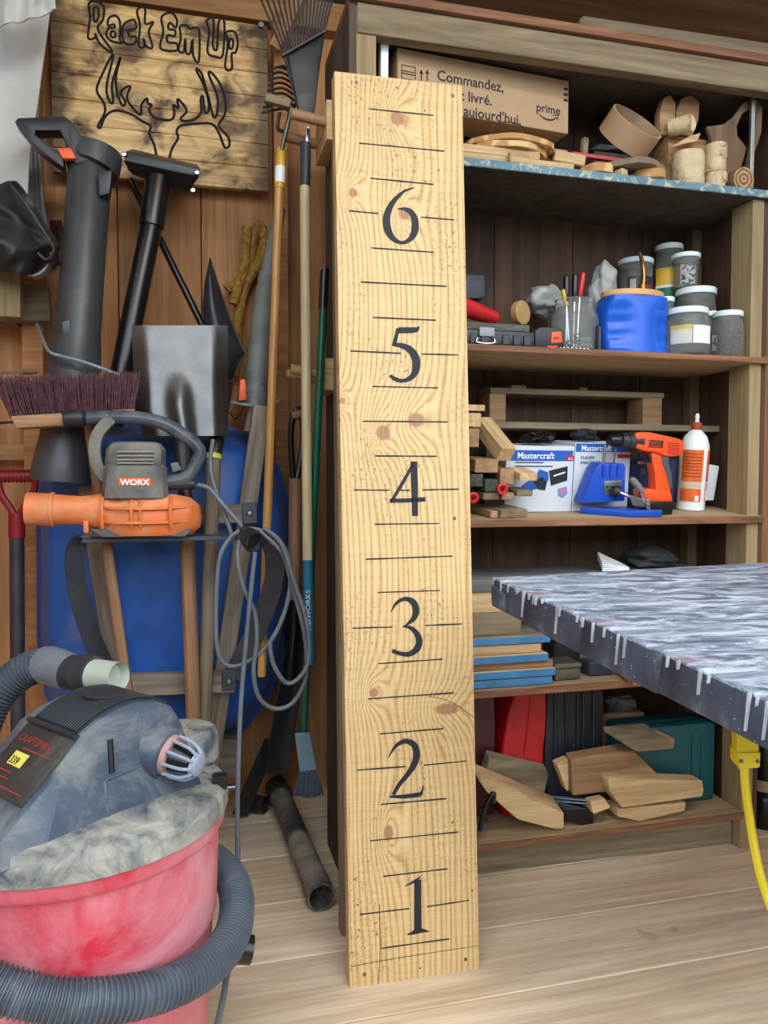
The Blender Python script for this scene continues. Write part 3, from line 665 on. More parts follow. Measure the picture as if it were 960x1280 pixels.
# leaf vacuum tube
lv = thing('leaf_vacuum_tube', 'long black leaf vacuum tube with a D handle and orange trigger', 'leaf vacuum', P(78, 600, 2.13))
M_tubeb = plain('tube_charcoal', (62, 64, 67), .4, dust=(112, 110, 104), dust_amt=(.5, .85), dust_scale=5)
tp = [((119,187),2.36,.085),((118,190),2.36,.092),((116,205),2.355,.092),((115,214),2.352,.09),((112,216),2.35,.071),((110,250),2.33,.070),((100,380),2.26,.070),((99.5,386),2.26,.0715),((99,387),2.258,.073),((96,420),2.245,.074),((94,438),2.24,.081),((92,470),2.22,.083),((85,530),2.15,.084),((83,545),2.145,.077),((78,585),2.135,.089),((78,588),2.135,.091),((77,602),2.135,.091),((77,602),2.135,.08)]
add('tube', MB().tube([P(x, y, Y) for (x, y), Y, r in tp], [r*.83 for _, _, r in tp], 24), M_tubeb, lv)
M_hb = plain('handle_black', (36, 37, 40), .4, var=.1)
Yh = 2.29
add('handle', MB().prism([P(x, y, Yh) for x, y in ((18,152),(22,147),(80,145),(90,152),(108,182),(120,196),(96,206),(82,190),(86,186),(75,163),(44,163),(43,168),(68,186),(78,192),(80,210),(60,196),(40,180))], (0, .055, 0)), M_hb, lv, bev=.004)
add('trigger', MB().prism([P(x, y, Yh-.008) for x, y in ((71,185),(88,184),(95,198),(78,198))], (0, .02, 0)), M_orange, lv, bev=.003)
add('clip', MB().prism([P(x, y, 2.265) for x, y in ((122,214),(140,212),(137,242),(124,245))], (0, .04, 0)), M_hb, lv, bev=.004)
add('tab', MB().prism([P(x, y, 2.182) for x, y in ((77,402),(87,400),(88,417),(78,418))], (0, .02, 0)), M_tubeb, lv, bev=.002)
# floor nozzle on a black wand
fn = thing('floor_nozzle_wand', 'black vacuum wand ending in a wide flat floor nozzle below the sign', 'vacuum wand', P(150, 470, 2.32))
add('nozzle', MB().hexa([P(156,189,2.36), P(251,211,2.36), P(249,221,2.36), P(156,202,2.36)], [P(165,186,2.48), P(248,206,2.48), P(236,240,2.44), P(160,214,2.44)]), M_hb, fn, bev=.004)
add('nozzle_plate', MB().hexa([P(155,200,2.352), P(249,221,2.352), P(236,239,2.40), P(163,215,2.40)], [P(155,203,2.37), P(246,224,2.37), P(234,241,2.42), P(165,218,2.42)]), M_black, fn, bev=.002)
for x, y in ((155, 193), (246, 216), (241, 238)):
    add('screw', MB().lathe([(0, -.006), (.006, -.005), (.008, 0)], P(x, y, 2.355), 10, (0, 1, 0)), M_chrome, fn)
add('wand', MB().tube([P(198,225,2.40), P(190,277,2.38), P(189.5,283,2.38), P(189,284,2.38), P(155,450,2.32), P(140,530,2.30)], [.038,.036,.036,.031,.031,.031], 20), M_blackg, fn)
pr = rod('black_pole', P(163, 225, 2.50), P(262, 425, 2.42), .011, M_blackg); tag(pr, 'thin glossy black pole slanting behind the vacuum wand', 'pole')
# grey tapered tube with orange clip
gt = thing('grey_tube', 'dusty grey tapered plastic tube with a ribbed collar beside the bamboo handle', 'tube', P(322, 510, 2.24))
M_gt = plain('grey_dusty_plastic', (120, 122, 120), .6, dust=(76, 80, 84), dust_amt=(.55, .7), dust_scale=7)
pts = [((350,262),2.38,.018),((342,300),2.36,.020),((335,340),2.34,.0225),((334,343),2.34,.025),((333,348),2.34,.023),((332.5,350),2.34,.0255),((332,355),2.33,.0235),((331,365),2.33,.028),((321,470),2.28,.034),((319,500),2.27,.036),((318,508),2.27,.035)]
add('tube', MB().tube([P(x, y, Y) for (x, y), Y, r in pts], [r for _, _, r in pts], 20), M_gt, gt)
rod('stick', P(318, 508, 2.27), P(312, 540, 2.27), .018, M_oldx, gt)
og = pxprism('orange_clip', [(300,474),(307,474),(308,484),(308,500),(298,501),(299,487)], 2.20, .03, M_orange, bev=.004); tag(og, 'small orange plastic clip between the pointed shovel and grey tube', 'clip')
# bow rake, bamboo coloured handle
yr_ = 2.06
M_bamb = wood('varnished_handle', (214, 166, 96), (168, 116, 58), 'x', 1.2, .3, .12)
M_tine = plain('rake_steel', (104, 102, 94), .4, .8)
bw = thing('bow_rake', 'steel garden rake hung head up on a varnished yellow wooden handle', 'rake', P(327, 845, 2.02))
rod('handle', P(349, 235, 2.12), P(327, 845, 2.14), .0125, M_bamb, bw)
rod('ferrule', P(352, 186, 2.125), P(349, 236, 2.12), .014, plain('yellow_sleeve', (206, 160, 36), .4), bw)
rod('sticker', P(350.4, 209, 2.1215), P(349.6, 229, 2.1205), .0143, M_white, bw)
rod('neck', P(352, 188, 2.115), P(364, 135, 2.10), .006, M_tine, bw)
cord('bow', [P(362, 140, 2.13), P(378, 118, 2.13), P(381, 95, 2.12), P(370, 86, 2.12), P(350, 83, 2.12)], .005, M_tine, bw)
cord('bow', [P(356, 165, 2.13), P(347, 160, 2.12), P(350, 140, 2.10)], .005, M_tine, bw)
for k in range(9):
    t = k/8; a = Vector((346+4*t, 140-55*t, 0))
    cord('tine', [P(372-6*(1-t), 142-50*t+3, 2.14), P(355-4*t, 136-52*t, 2.10), P(330+12*t-2, 138-54*t+3, 2.06)], .0032, M_tine, bw, 4, 6)
beam('head_bar', P(332, 123, 2.06), P(363, 131, 2.05), .022, .022, M_greyx, bw)
# leaf rake, cream handle with teal end
lr = thing('leaf_rake', 'black plastic leaf rake hung fan up, with cream handle and teal lower end', 'rake', P(386, 855, 1.96))
M_cream = wood('cream_handle', (206, 190, 150), (178, 158, 118), 'x', 1.0, .5, .1)
ylr = 2.03
rod('handle', P(381, 232, ylr), P(384.5, 700, ylr-.04), .0135, M_cream, lr)
te = rod('teal_end', P(384.5, 700, ylr-.04), P(387, 830, ylr-.05), .0138, plain('teal_grip', (24, 112, 140), .4), lr)
text('grip_text', 'YARDWORKS', P(388.5, 800, ylr-.0635), (P(384.8, 690, ylr-.0635)-P(388.5, 800, ylr-.0635)), (-1, 0, 0), .017, M_white, lr, squeeze=1.25)
rod('socket', P(382, 180, 2.05), P(381, 234, ylr), .0145, M_slate, lr)
rod('stem', P(385, 160, 2.05), P(383, 195, 2.05), .006, M_chrome, lr)
mb = MB().prism([P(x, y, 2.06) for x, y in ((376,150),(392,152),(405,40),(398,36),(360,68))], (0, .012, 0)); add('fan_plate', mb, M_black, lr, bev=.003)
for k in range(17):
    t = k/16
    a = P(374+17*t, 140, 2.068); c_ = P(352+54*t, 62-24*t, 2.06); e = P(318+110*t+6*math.sin(3*t), -22-22*t, 2.02); 
    cord('tine', [a, c_, e, e+Vector((0, -.05, .005))], .003, M_black, lr, 4, 6)
beam('fan_bar', P(352, 70, 2.055), P(408, 38, 2.055), .008, .008, M_black, lr)
# green pole brush
M_green = plain('green_pole', (8, 84, 66), .3, dust=(180, 200, 190), dust_amt=(.72, .78), dust_scale=60)
gb = thing('pole_brush', 'dark green pole with a blue-grey scrub brush head, standing by the shelf side', 'brush', P(382, 1000, 2.0))
rod('pole', P(404, 384, 1.985), P(379, 922, 2.05), .0105, M_green, gb)
rod('end_grip', P(406, 336, 1.98), P(403.5, 386, 1.985), .012, M_blackg, gb)
rod('hook_pin', P(400, 335, 1.975), P(407, 338, 1.975), .003, M_chrome, gb)
add('brush_block', MB().hexa([P(368,916,2.03), P(387,915,2.03), P(396,962,2.03), P(375,966,2.03)], [P(368,916,2.07), P(387,915,2.07), P(396,962,2.07), P(375,966,2.07)]), plain('brush_blue', (104, 132, 148), .5), gb, bev=.004)
mb = MB()
for i in range(260):
    u, w_ = random.random(), random.random()
    p0 = P(375+20*u, 963, 2.03+.04*w_); p1 = P(369+34*u+random.uniform(-2, 2), 990+8*random.random()-abs(u-.5)*6, 2.02+.06*w_)
    d = Vector((.0014, 0, 0)); e = Vector((0, .0014, 0))
    mb.add([p0-d, p0+d, p0+e, p1-d, p1+d, p1+e], [(0, 1, 4, 3), (1, 2, 5, 4), (2, 0, 3, 5), (3, 4, 5)])
add('bristles', mesh_of(mb, fix=False), plain('slate_bristle', (62, 72, 88), .8), gb, kind='stuff')
# spade with black D grip, blade down
dg = thing('black_grip_spade', 'spade with black D grip and brown shaft, blade down beside the teal rake end', 'spade', P(352, 985, 2.3))
yg = 2.24
cord('grip', [P(368, 600, yg), P(365, 575, yg), P(364, 535, yg), P(371, 512, yg), P(377, 520, yg), P(379, 545, yg), P(375, 580, yg), P(370, 602, yg)], .009, M_blackg, dg)
rod('grip_bar', P(365, 520, yg), P(378, 516, yg), .013, M_hand, dg)
rod('shaft', P(369, 598, yg), P(368, 752, yg+.01), .019, M_hand, dg)
add('blade_neck', MB().tube([P(368, 748, yg+.01), P(367, 790, yg+.02), P(362, 850, yg+.05)], [.026, .026, .02], 14), M_blackg, dg)
def bl3(u, v):
    v *= .9
    cxv = 372-30*v; hw = 13+3*v-10*max(0, v-.8)*4*.25
    return P(cxv+(u-.5)*2*hw, 800+185*v, yg+.03+.15*v-.05*(u-.5)**2*4*.5+.03*u)
add('blade', MB().grid(bl3, 8, 12), M_slate, dg, solid=.003, ang=70)
# yellow rope on the wall
M_rope = plain('yellow_rope', (164, 124, 52), .9, var=.3, ns=60, bmp=.5)
rp = thing('rope_coil', 'thick yellowish rope hanging in a loop on the back wall', 'rope', P(305, 480, 2.56))
for i, pts in enumerate(([(283,362),(300,350),(312,325),(318,290),(326,283),(330,300),(322,330),(306,360),(298,400),(296,440),(292,470)], [(309,284),(306,330),(300,352),(292,380)], [(330,300),(332,350),(318,420),(300,505),(290,520)])):
    cord('strand', [P(x, y, 2.57-.012*i) for x, y in pts], .0165, M_rope, rp, 8, 10)
# grey tie cord across the tools
tcx = cord('tie_cord', [P(46, 405, 2.50), P(54, 425, 2.30), P(62, 440, 2.15), P(80, 446, 2.13), P(112, 455, 2.13), P(155, 471, 2.15), P(190, 484, 2.2), P(240, 496, 2.205), P(290, 503, 2.215), P(333, 509, 2.228), P(350, 500, 2.3)], .0045, plain('grey_rope', (136, 150, 156), .7, var=.3, ns=120)); tag(tcx, 'thin grey tie cord strung across the black tube and shovels', 'cord')
# small pruner hanging on wall
hp_ = thing('hand_pruner', 'small rusty pruner hanging on the wall left of the black tube', 'pruner', P(72, 320, 2.6))
M_rust = plain('rust', (66, 40, 28), .8)
cord('blade', [P(66, 276, 2.61), P(68, 300, 2.61), P(72, 330, 2.61)], .009, M_rust, hp_); cord('blade', [P(74, 276, 2.605), P(73, 300, 2.605), P(66, 335, 2.605)], .008, M_rust, hp_)
# ================================================================= tarp, jacket, post on the left
def cloth(nm, quad, Y, nu, nv, fold, mat, lab, cat, seed, th=.004, depthfn=None, edge=8):
    def fn(u, v):
        a = [quad[0][i]*(1-u)+quad[1][i]*u for i in (0, 1)]; b = [quad[3][i]*(1-u)+quad[2][i]*u for i in (0, 1)]
        x = a[0]*(1-v)+b[0]*v; y = a[1]*(1-v)+b[1]*v
        t = tvec((u*3+seed, v*1.3, seed*1.7))
        x += t.y*edge; y += t.z*edge
        d = (math.sin(u*16+3*t.x+2*v)*.35+t.x*.9)*fold
        if depthfn: d += depthfn(u, v)
        return P(x, y, Y+d)
    o = add(nm, MB().grid(fn, nu, nv), mat, None, solid=th, ang=80); return tag(o, lab, cat)
M_tarp = plain('white_tarp', (206, 206, 202), .7, var=.05)
cloth('white_tarp', [(-130, -40), (66, -40), (30, 245), (-130, 235)], 2.44, 40, 40, .045, M_tarp, 'white tarpaulin hanging in folds at the upper left corner', 'tarp', 3.1)
cloth('white_tarp_flap', [(-10, -30), (70, -30), (74, 16), (-10, 34)], 2.28, 20, 10, .03, M_tarp, 'top flap of white tarpaulin folded over, beside the sign corner', 'tarp', 5.1)
cloth('grey_sheet', [(30, 150), (44, 150), (66, 338), (34, 338)], 2.50, 10, 20, .015, plain('grey_vinyl', (138, 140, 142), .5), 'narrow grey vinyl sheet hanging under the white tarpaulin', 'sheet', 9.4, edge=3)
M_jack = plain('black_coat', (44, 45, 46), .55, var=.2, ns=8)
jk = thing('dark_jacket', 'crumpled black jacket hanging on the left wall under the tarpaulin', 'jacket', P(20, 345, 2.3))
def jfn(u, v):
    y = 232+108*v; xr = 22+50*math.sin(min(1, v*1.35)*math.pi*.5)-26*max(0, v-.72)*3.6; x = -60+(xr+60)*u
    t = tvec((u*3.2+2, v*2.6, 7.7), 2)
    return P(x+t.z*6, y+t.y*8, 2.36+t.x*.07-.09*math.sin(u*math.pi)*math.sin(v*math.pi)+math.sin(u*11-v*9)*.022)
add('body', MB().grid(jfn, 40, 40), M_jack, jk, solid=.006, ang=80)
strap('strap', [P(18, 238, 2.28), P(34, 258, 2.27), P(52, 285, 2.27), P(68, 312, 2.28), P(60, 326, 2.29), P(48, 318, 2.29)], .035, .006, jk, M_jack)
strap('lining', [P(66, 318, 2.33), P(62, 332, 2.33), P(52, 343, 2.33), P(40, 347, 2.34)], .04, .006, jk, plain('camo_lining', (150, 146, 138), .8, dust=(70, 66, 60), dust_amt=(.5, .53), dust_scale=20))
pw = beam('post_block', P(13, 332, 2.44), P(13, 398, 2.44), .062, .05, M_post, up=(0, -1, 0)); tag(pw, 'short pale wooden block hung under the black jacket', 'wood block')
for k, (y, dy) in enumerate(((466, -2), (528, -3))):
    w_ = cord('wall_wire', [P(-30, y+2, 2.54), P(10, y, 2.54), P(46, y+dy, 2.54)], .004, M_steel if k == 0 else M_black); tag(w_, ('thin steel rod on the wall at left above the broom bristles' if k == 0 else 'thin black wire on the wall left of the broom head'), 'wire')
# ================================================================= floor clutter left of the shelves
pp = thing('drain_pipe', 'dusty black pipe lying on the floor beside the shelving unit', 'pipe', Zp(402, 1130, 0))
A, B = Zp(402, 1122, .037), Zp(350, 994, .06)
d = (B-A).normalized(); L = (B-A).length
M_pipe = plain('dusty_pipe', (60, 64, 68), .6, dust=(150, 142, 126), dust_amt=(.40, .60), dust_scale=5)
add('pipe', MB().tube([A+d*.09, A+d*.001, A, A+d*.06, A+d*.061, B, B+d*.01], [.030, .031, .036, .037, .034, .034, .033], 22), M_pipe, pp)
add('coupling', MB().tube([B-d*.02, B-d*.02, B+d*.06, B+d*.06], [.03, .039, .039, .03], 20), M_black, pp)
p2 = thing('black_edging', 'flat black plastic edging slanting behind the drain pipe', 'edging strip', P(306, 1015, 2.42))
strap('strip', [Zp(300, 1018, .02), P(318, 975, 2.42), P(340, 925, 2.40)], .05, .008, p2, M_black, (1, .3, 0))
p3_ = add('short_pipe', MB().tube([Zp(332, 1006, .03)+Vector((-.05, .03, 0)), Zp(332, 1006, .03)+Vector((-.005, 0, 0)), Zp(332, 1006, .03), Zp(332, 1006, .03)+Vector((-.05, .03, 0))], [.028, .028, .026, .022], 16), M_black); tag(p3_, 'short black pipe end on the floor near the blue barrow', 'pipe')
# ================================================================= shop vacuum
VC = Vector((-.19, 1.37, 0))
M_drum = plain('dusty_red_drum', (196, 40, 58), .55, var=.1, dust=(206, 136, 144), dust_amt=(.32, .62), dust_scale=5)
M_lid = plain('dusty_lid', (66, 74, 84), .6, var=.15, dust=(172, 168, 152), dust_amt=(.38, .66), dust_scale=11)
M_head = plain('vac_head', (62, 72, 88), .5, var=.12, dust=(136, 138, 132), dust_amt=(.46, .80), dust_scale=9)
M_hood = plain('vac_hood', (44, 48, 54), .5, var=.12, dust=(110, 108, 100), dust_amt=(.55, .9), dust_scale=9)
M_hose = plain('ribbed_hose', (72, 80, 90), .5, var=.12, dust=(126, 132, 136), dust_amt=(.55, .85), dust_scale=9)
vac = thing('shop_vacuum', 'red drum shop vacuum with a dusty black motor head in the left foreground', 'vacuum', VC)
add('drum', MB().lathe([(0, 0), (.200, 0), (.206, .01), (.226, .33), (.2265, .332), (.231, .336), (.232, .345), (.237, .49), (.244, .492), (.247, .498), (.247, .52), (0, .52)], VC, 64), M_drum, vac)
add('lid', MB().lathe([(0, .515), (.242, .515), (.252, .518), (.2535, .528), (.250, .545), (.238, .556), (.20, .562), (.10, .572), (0, .574)], VC, 64), M_lid, vac)
a_ = Vector((.792, .610, 0)); p_ = Vector((.61, -.792, 0)); O = Vector((-.161, 1.233, 0))
prof = [(-.150, .558), (-.128, .575), (-.072, .622), (-.03, .657), (-.004, .684), (.0, .690), (.03, .706), (.07, .717), (.10, .718), (.135, .712), (.165, .697), (.180, .672), (.192, .62), (.20, .558)]
def hr(p, f, base=.545, ds=0, sh=1): return [O+a_*(.03+(s-.03)*sh+ds)+p_*p+Vector((0, 0, base+(z-base)*f)) for s, z in prof]
hd_ = add('motor_head', MB().loft([hr(-.235, .1, sh=.8), hr(-.225, .55, sh=.88), hr(-.195, .9, sh=.96), hr(-.15, 1), hr(-.004, 1), hr(.004, .95, sh=1.0), hr(.034, .06, sh=1.06)]), M_head, vac, bev=.004, seg=2)
# ribbed hood on top
hood = [(s, z) for s, z in prof if -.002 <= s <= .17]
mb = MB()
hs_ = spline([(s, z, 0) for s, z in hood], 5)
ringA = [O+a_*q.x+p_*(-.012)+Vector((0, 0, q.y+.0025)) for q in hs_]; ringB = [O+a_*q.x+p_*(-.142)+Vector((0, 0, q.y+.0025)) for q in hs_]
mb.add(ringA+ringB, [(i, i+1, len(hs_)+i+1, len(hs_)+i) for i in range(len(hs_)-1)])
ho = add('hood', mb, M_hood, vac, solid=.003, ang=50)
mb = MB()
for k in range(19):
    pp_ = -.018-.0066*k
    mb.tube([O+a_*q.x+p_*pp_+Vector((0, 0, q.y+.0045)) for q in hs_], .0015, 5)
add('cooling_ribs', mb, M_hood, ho, kind='stuff')
ec = O+a_*.085+p_*(-.075)+Vector((0, 0, .724))
add('round_badge', MB().lathe([(0, -.004), (.031, -.004), (.033, 0), (.030, .002), (.026, .001), (0, .0015)], ec, 28, (0, 0, 1)), M_hood, ho)
# label panel on the left slope
def lab(s0, t): # on the slope: s0 0..1 along depth (p), t 0..1 down the slope
    A_ = O+a_*(-.006)+Vector((0, 0, .684)); B_ = O+a_*(-.125)+Vector((0, 0, .579))
    return A_+(B_-A_)*t + p_*(-.147+.143*s0)
sn = (lab(1, 0)-lab(0, 0)).cross(lab(0, 1)-lab(0, 0)).normalized()
if sn.z < 0: sn = -sn
mb = MB().prism([lab(.02, .02)+sn*.004, lab(.98, .02)+sn*.004, lab(.98, .72)+sn*.004, lab(.02, .72)+sn*.004], -sn*.008)
lp = add('label_panel', mb, plain('label_black', (52, 50, 48), .6, dust=(100, 96, 88), dust_amt=(.5, .9)), vac, bev=.001)
uu = (lab(1, 0)-lab(0, 0)).normalized(); vv_ = sn.cross(uu)
M_lred = plain('label_red', (176, 48, 48), .6); M_ly = plain('label_yellow', (226, 214, 96), .6)
text('label_text', 'CRAFTSMAN', lab(.10, .20)+sn*.004, uu, vv_, .0165, M_lred, lp)
add('sticker', MB().prism([lab(.24, .30)+sn*.0046, lab(.52, .30)+sn*.0046, lab(.52, .44)+sn*.0046, lab(.24, .44)+sn*.0046], -sn*.001), M_ly, lp)
text('label_text', '339', lab(.26, .425)+sn*.0048, uu, vv_, .0165, M_ink, lp, bold=.01)
for k, (t, s0, s1) in enumerate(((.25, .30, .86), (.50, .14, .44), (.56, .14, .48), (.64, .20, .9))):
    add('label_line', MB().prism([lab(s0, t)+sn*.0044, lab(s1, t)+sn*.0044, lab(s1, t+.010)+sn*.0044, lab(s0, t+.010)+sn*.0044], -sn*.001), M_lred, lp)
text('label_text', '2050', lab(.58, .47)+sn*.0042, uu, vv_, .0155, M_lred, lp) if False else None
# hinge clip
cord('hinge', [lab(.0, -.02)+sn*.004, lab(.5, -.02)+sn*.006, lab(1.0, -.02)+sn*.004], .005, M_hood, vac)
# side seam and recessed switch
side = lambda s, z: O+a_*s+p_*(.004+.03*max(0, (.69-z))/.14)+Vector((0, 0, z))
cord('seam', [side(.025, .618), side(.09, .622), side(.15, .632)], .003, M_head, vac)
cord('seam', [side(.025, .618), side(.024, .59), side(.024, .562)], .0028, M_head, vac)
rod('latch', side(.042, .675), side(.038, .626), .0055, M_blackg, vac)
# exhaust port with cage
E0 = Zp(208, 942, .628); ed = Vector((.80, -.52, -.20)).normalized()
add('exhaust_collar', MB().tube([E0-ed*.05, E0-ed*.015, E0+ed*.005, E0+ed*.006, E0-ed*.01], [.05, .047, .042, .034, .032], 26), M_head, vac)
cg = add('exhaust_cage', MB().tube([E0, E0+ed*.016], [.034, .033], 24), plain('cage_dusty', (170, 130, 124), .7), vac)
e1 = ed.orthogonal().normalized(); e2 = ed.cross(e1); M_cage = plain('cage_grey', (140, 150, 168), .5)
for k in range(10):
    an = 2*math.pi*k/10; dr = e1*math.cos(an)+e2*math.sin(an)
    cord('cage_bar', [E0+ed*.014+dr*.033, E0+ed*.045+dr*.029, E0+ed*.060+dr*.018], .0028, M_cage, cg, 4, 6)
add('cage_cap', MB().tube([E0+ed*.054, E0+ed*.064, E0+ed*.066], [.019, .018, .012], 18), M_cage, cg)
add('cage_core', MB().tube([E0+ed*.01, E0+ed*.05], [.026, .016], 16), M_blackg, cg)
# carry handle at the back right and clip
hb = VC+Vector((.165, .09, .56))
add('carry_handle', MB().loft([[hb+Vector((math.cos(t*math.pi/6)*.075*s, math.sin(t*math.pi/6)*.06*s, z)) for t in range(12)] for s, z in ((1, 0), (1.0, .045), (.9, .06), (.5, .064))]), M_lid, vac)
add('lid_clip', MB().box(VC+Vector((.225, -.04, .545)), VC+Vector((.25, -.015, .57))), M_blackg, vac, bev=.004)
# hose: upper piece with cuffs resting on the head
def ribbed(nm, path, r, amp, pitch, mat, parent):
    q = spline(path, 24); out = [q[0]]; acc = 0
    L = sum((q[i+1]-q[i]).length for i in range(len(q)-1)); n = int(L/pitch*4); pts = []
    cum = [0]
    for i in range(len(q)-1): cum.append(cum[-1]+(q[i+1]-q[i]).length)
    j = 0
    for k in range(n+1):
        s = L*k/n
        while j < len(q)-2 and cum[j+1] < s: j += 1
        t = (s-cum[j])/max(1e-9, cum[j+1]-cum[j]); pts.append(q[j].lerp(q[j+1], t))
    return add(nm, MB().tube(pts, [r+(amp if k % 4 in (0, 1) else -amp) for k in range(len(pts))], 20), mat, parent, ang=60)
hz_ = thing('vacuum_hose', 'grey ribbed vacuum hose lying on the motor head, with taped cuff', 'vacuum hose', Dp(60, 860, 1.52))
ribbed('ribbed_tube', [Dp(-80, 1010, 1.48), Dp(-32, 930, 1.48), Dp(-5, 872, 1.49), Dp(28, 840, 1.50), Dp(60, 830, 1.50)], .032, .0022, .0085, M_hose, hz_)
C0_, C1_ = Dp(54, 829, 1.50), Dp(88, 840, 1.47)
add('taped_cuff', MB().tube([C0_, C0_, C0_.lerp(C1_, .2), C0_.lerp(C1_, .6), C1_, C1_], [.02, .034, .038, .037, .035, .027], 20), plain('grey_tape', (112, 122, 132), .35, dust=(160, 166, 170), dust_amt=(.5, .7)), hz_)
C2_ = Dp(118, 844, 1.445)
add('cuff', MB().tube([C1_, C1_.lerp(C2_, .1), C1_.lerp(C2_, .45), C1_.lerp(C2_, .46), C2_], [.034, .033, .033, .037, .036], 20), M_hood, hz_)
C3_ = Dp(149, 846, 1.42)
add('cuff_tip', MB().tube([C2_.lerp(C1_, .2), C2_, C3_, C3_.lerp(C2_, .3)], [.030, .030, .027, .023], 20), plain('pale_tip', (178, 186, 170), .6, dust=(90, 96, 96), dust_amt=(.55, .65)), hz_)
def ringpt(deg, z, r=.262): return VC+Vector((math.cos(R(deg))*r, math.sin(R(deg))*r, z))
h2 = thing('wrapped_hose', 'grey ribbed hose wrapped around the red vacuum drum', 'vacuum hose', VC)
ribbed('ribbed_tube', [ringpt(-165, .50, .296), ringpt(-140, .468, .290), ringpt(-115, .42, .279), ringpt(-90, .372, .272), ringpt(-65, .34, .269), ringpt(-40, .318, .267), ringpt(-18, .315, .267), ringpt(5, .325, .268), ringpt(25, .335, .269), ringpt(50, .335, .269), ringpt(80, .32, .268)], .029, .002, .0078, M_hose, h2)
ce_ = ringpt(-8, .262, .262)
add('end_plug', MB().tube([ce_+Vector((-.005, -.001, .003)), ce_, ce_+Vector((.03, .0, -.008)), ce_+Vector((.03, 0, -.008))], [.022, .024, .024, .014], 16), M_blackg, h2)
# ================================================================= work table
TA = R(8.25); tu = Vector((math.cos(TA), math.sin(TA), 0)); tv = Vector((math.sin(TA), -math.cos(TA), 0))   # tv comes towards us
TC = Zp(618, 722, .90)
m, nt, b_ = nodes('paint_smeared_top')
v = coords(nt, (5, 20, 20), False, rot=(0, 0, R(-8)))
s1 = noise_(nt, v, 1.3, 10, .74, 1.6)
c = ramp(nt, s1, [(.32, lin((46, 54, 68))), (.46, lin((98, 110, 126))), (.56, lin((162, 172, 184))), (.68, lin((220, 224, 228)))])
pk = noise_(nt, coords(nt, (1.5, 5.0, 5), False), 2.4, 5)
c = mixc(nt, ramp(nt, pk, [(.58, (0, 0, 0, 1)), (.72, (.65, .65, .65, 1))]), c, lin((190, 128, 146)))
sc_ = noise_(nt, coords(nt, (5, 90, 90), False, rot=(0, 0, R(-12))), 1.0, 6, .75, .8)
c = mixc(nt, ramp(nt, sc_, [(.62, (0, 0, 0, 1)), (.68, (.7, .7, .7, 1))]), c, lin((222, 224, 226)))
nt.links.new(c, b_.inputs['Base Color']); b_.inputs['Roughness'].default_value = .45; bump(nt, b_, s1, .25, .002)
M_top = m
m, nt, b_ = nodes('paint_splashed_edge')
s1 = noise_(nt, coords(nt, (12, 12, 6), False), 1.0, 6, .7)
c = ramp(nt, s1, [(.35, lin((38, 42, 54))), (.55, lin((66, 72, 88))), (.72, lin((128, 132, 142)))])
spk = noise_(nt, coords(nt, (1, 1, 1), False), 170, 2)
c = mixc(nt, ramp(nt, spk, [(.70, (0, 0, 0, 1)), (.74, (.8, .8, .8, 1))]), c, lin((200, 204, 210)))
nt.links.new(c, b_.inputs['Base Color']); b_.inputs['Roughness'].default_value = .7
M_tedge = m
tvv = (Dp(960, 877, (TC-_C).dot(_f)/1.63)-TC).normalized(); tnn = tu.cross(tvv).normalized()
if tnn.z < 0: tnn = -tnn
tb = thing('work_table', 'paint-smeared dark plank work table at right, front edge streaked with white drips', 'table', TC+tu*.7+tvv*.5+Vector((0, 0, -.9)))
T = lambda u, v, w: TC+tu*u+tvv*v-tnn*w
TTH = .056
def tbox(u0, u1, v0, v1, w0, w1): return MB().hexa([T(u0, v0, w0), T(u1, v0, w0), T(u1, v1, w0), T(u0, v1, w0)], [T(u0, v0, w1), T(u1, v0, w1), T(u1, v1, w1), T(u0, v1, w1)])
cuts = [0, .105, .26, .43, .62, .80]
for i, (a, b) in enumerate(zip(cuts, cuts[1:])):
    e0 = random.uniform(-.003, .003)
    pl = add('plank', tbox(e0, 1.35, a+.0008, b-.0008, .003, TTH+random.uniform(-.003, .003)), M_tedge, tb, bev=.003, seg=2)
    add('painted_face', tbox(e0+.0015, 1.348, a+.0015, b-.0015, -.0005, .004), M_top, pl, bev=.001, seg=1)
M_drip = plain('white_drip', (176, 180, 184), .5, var=.2)
rd_ = random.Random(4)
for k in range(34):
    v_ = rd_.uniform(.0, .33) if k < 18 else rd_.uniform(.33, .75); ln = rd_.choice((.006, .01, .014, .02, .03, .045)); w_ = rd_.uniform(.0004, .0015)
    q = [T(-.0045, v_-w_*1.6, -.001), T(-.0045, v_+w_*1.5, -.001), T(-.0045, v_+w_, ln*.5), T(-.0045, v_+w_*.7, ln), T(-.0045, v_-w_*.3, ln*.97), T(-.0045, v_-w_*.8, ln*.4)]
    add('paint_drip', MB().prism(q, tu*.0048), M_drip, tb)
for (u_, v_) in ((1.27, .08), (1.27, .74), (.75, .74)):
    q = T(u_, v_, TTH)
    beam('leg', q, Vector((q.x, q.y, 0)), .07, .07, M_greyx, tb, up=(0, 1, 0))
add('apron', tbox(.72, .78, .06, .77, TTH+.004, TTH+.08), M_greyx, tb, bev=.002)
add('end_chip', MB().prism([T(*p) for p in ((-.010, .004, .012), (-.010, .045, .02), (-.006, .05, .05), (-.011, .012, .046))], tu*.02), M_tedge, tb, bev=.004)
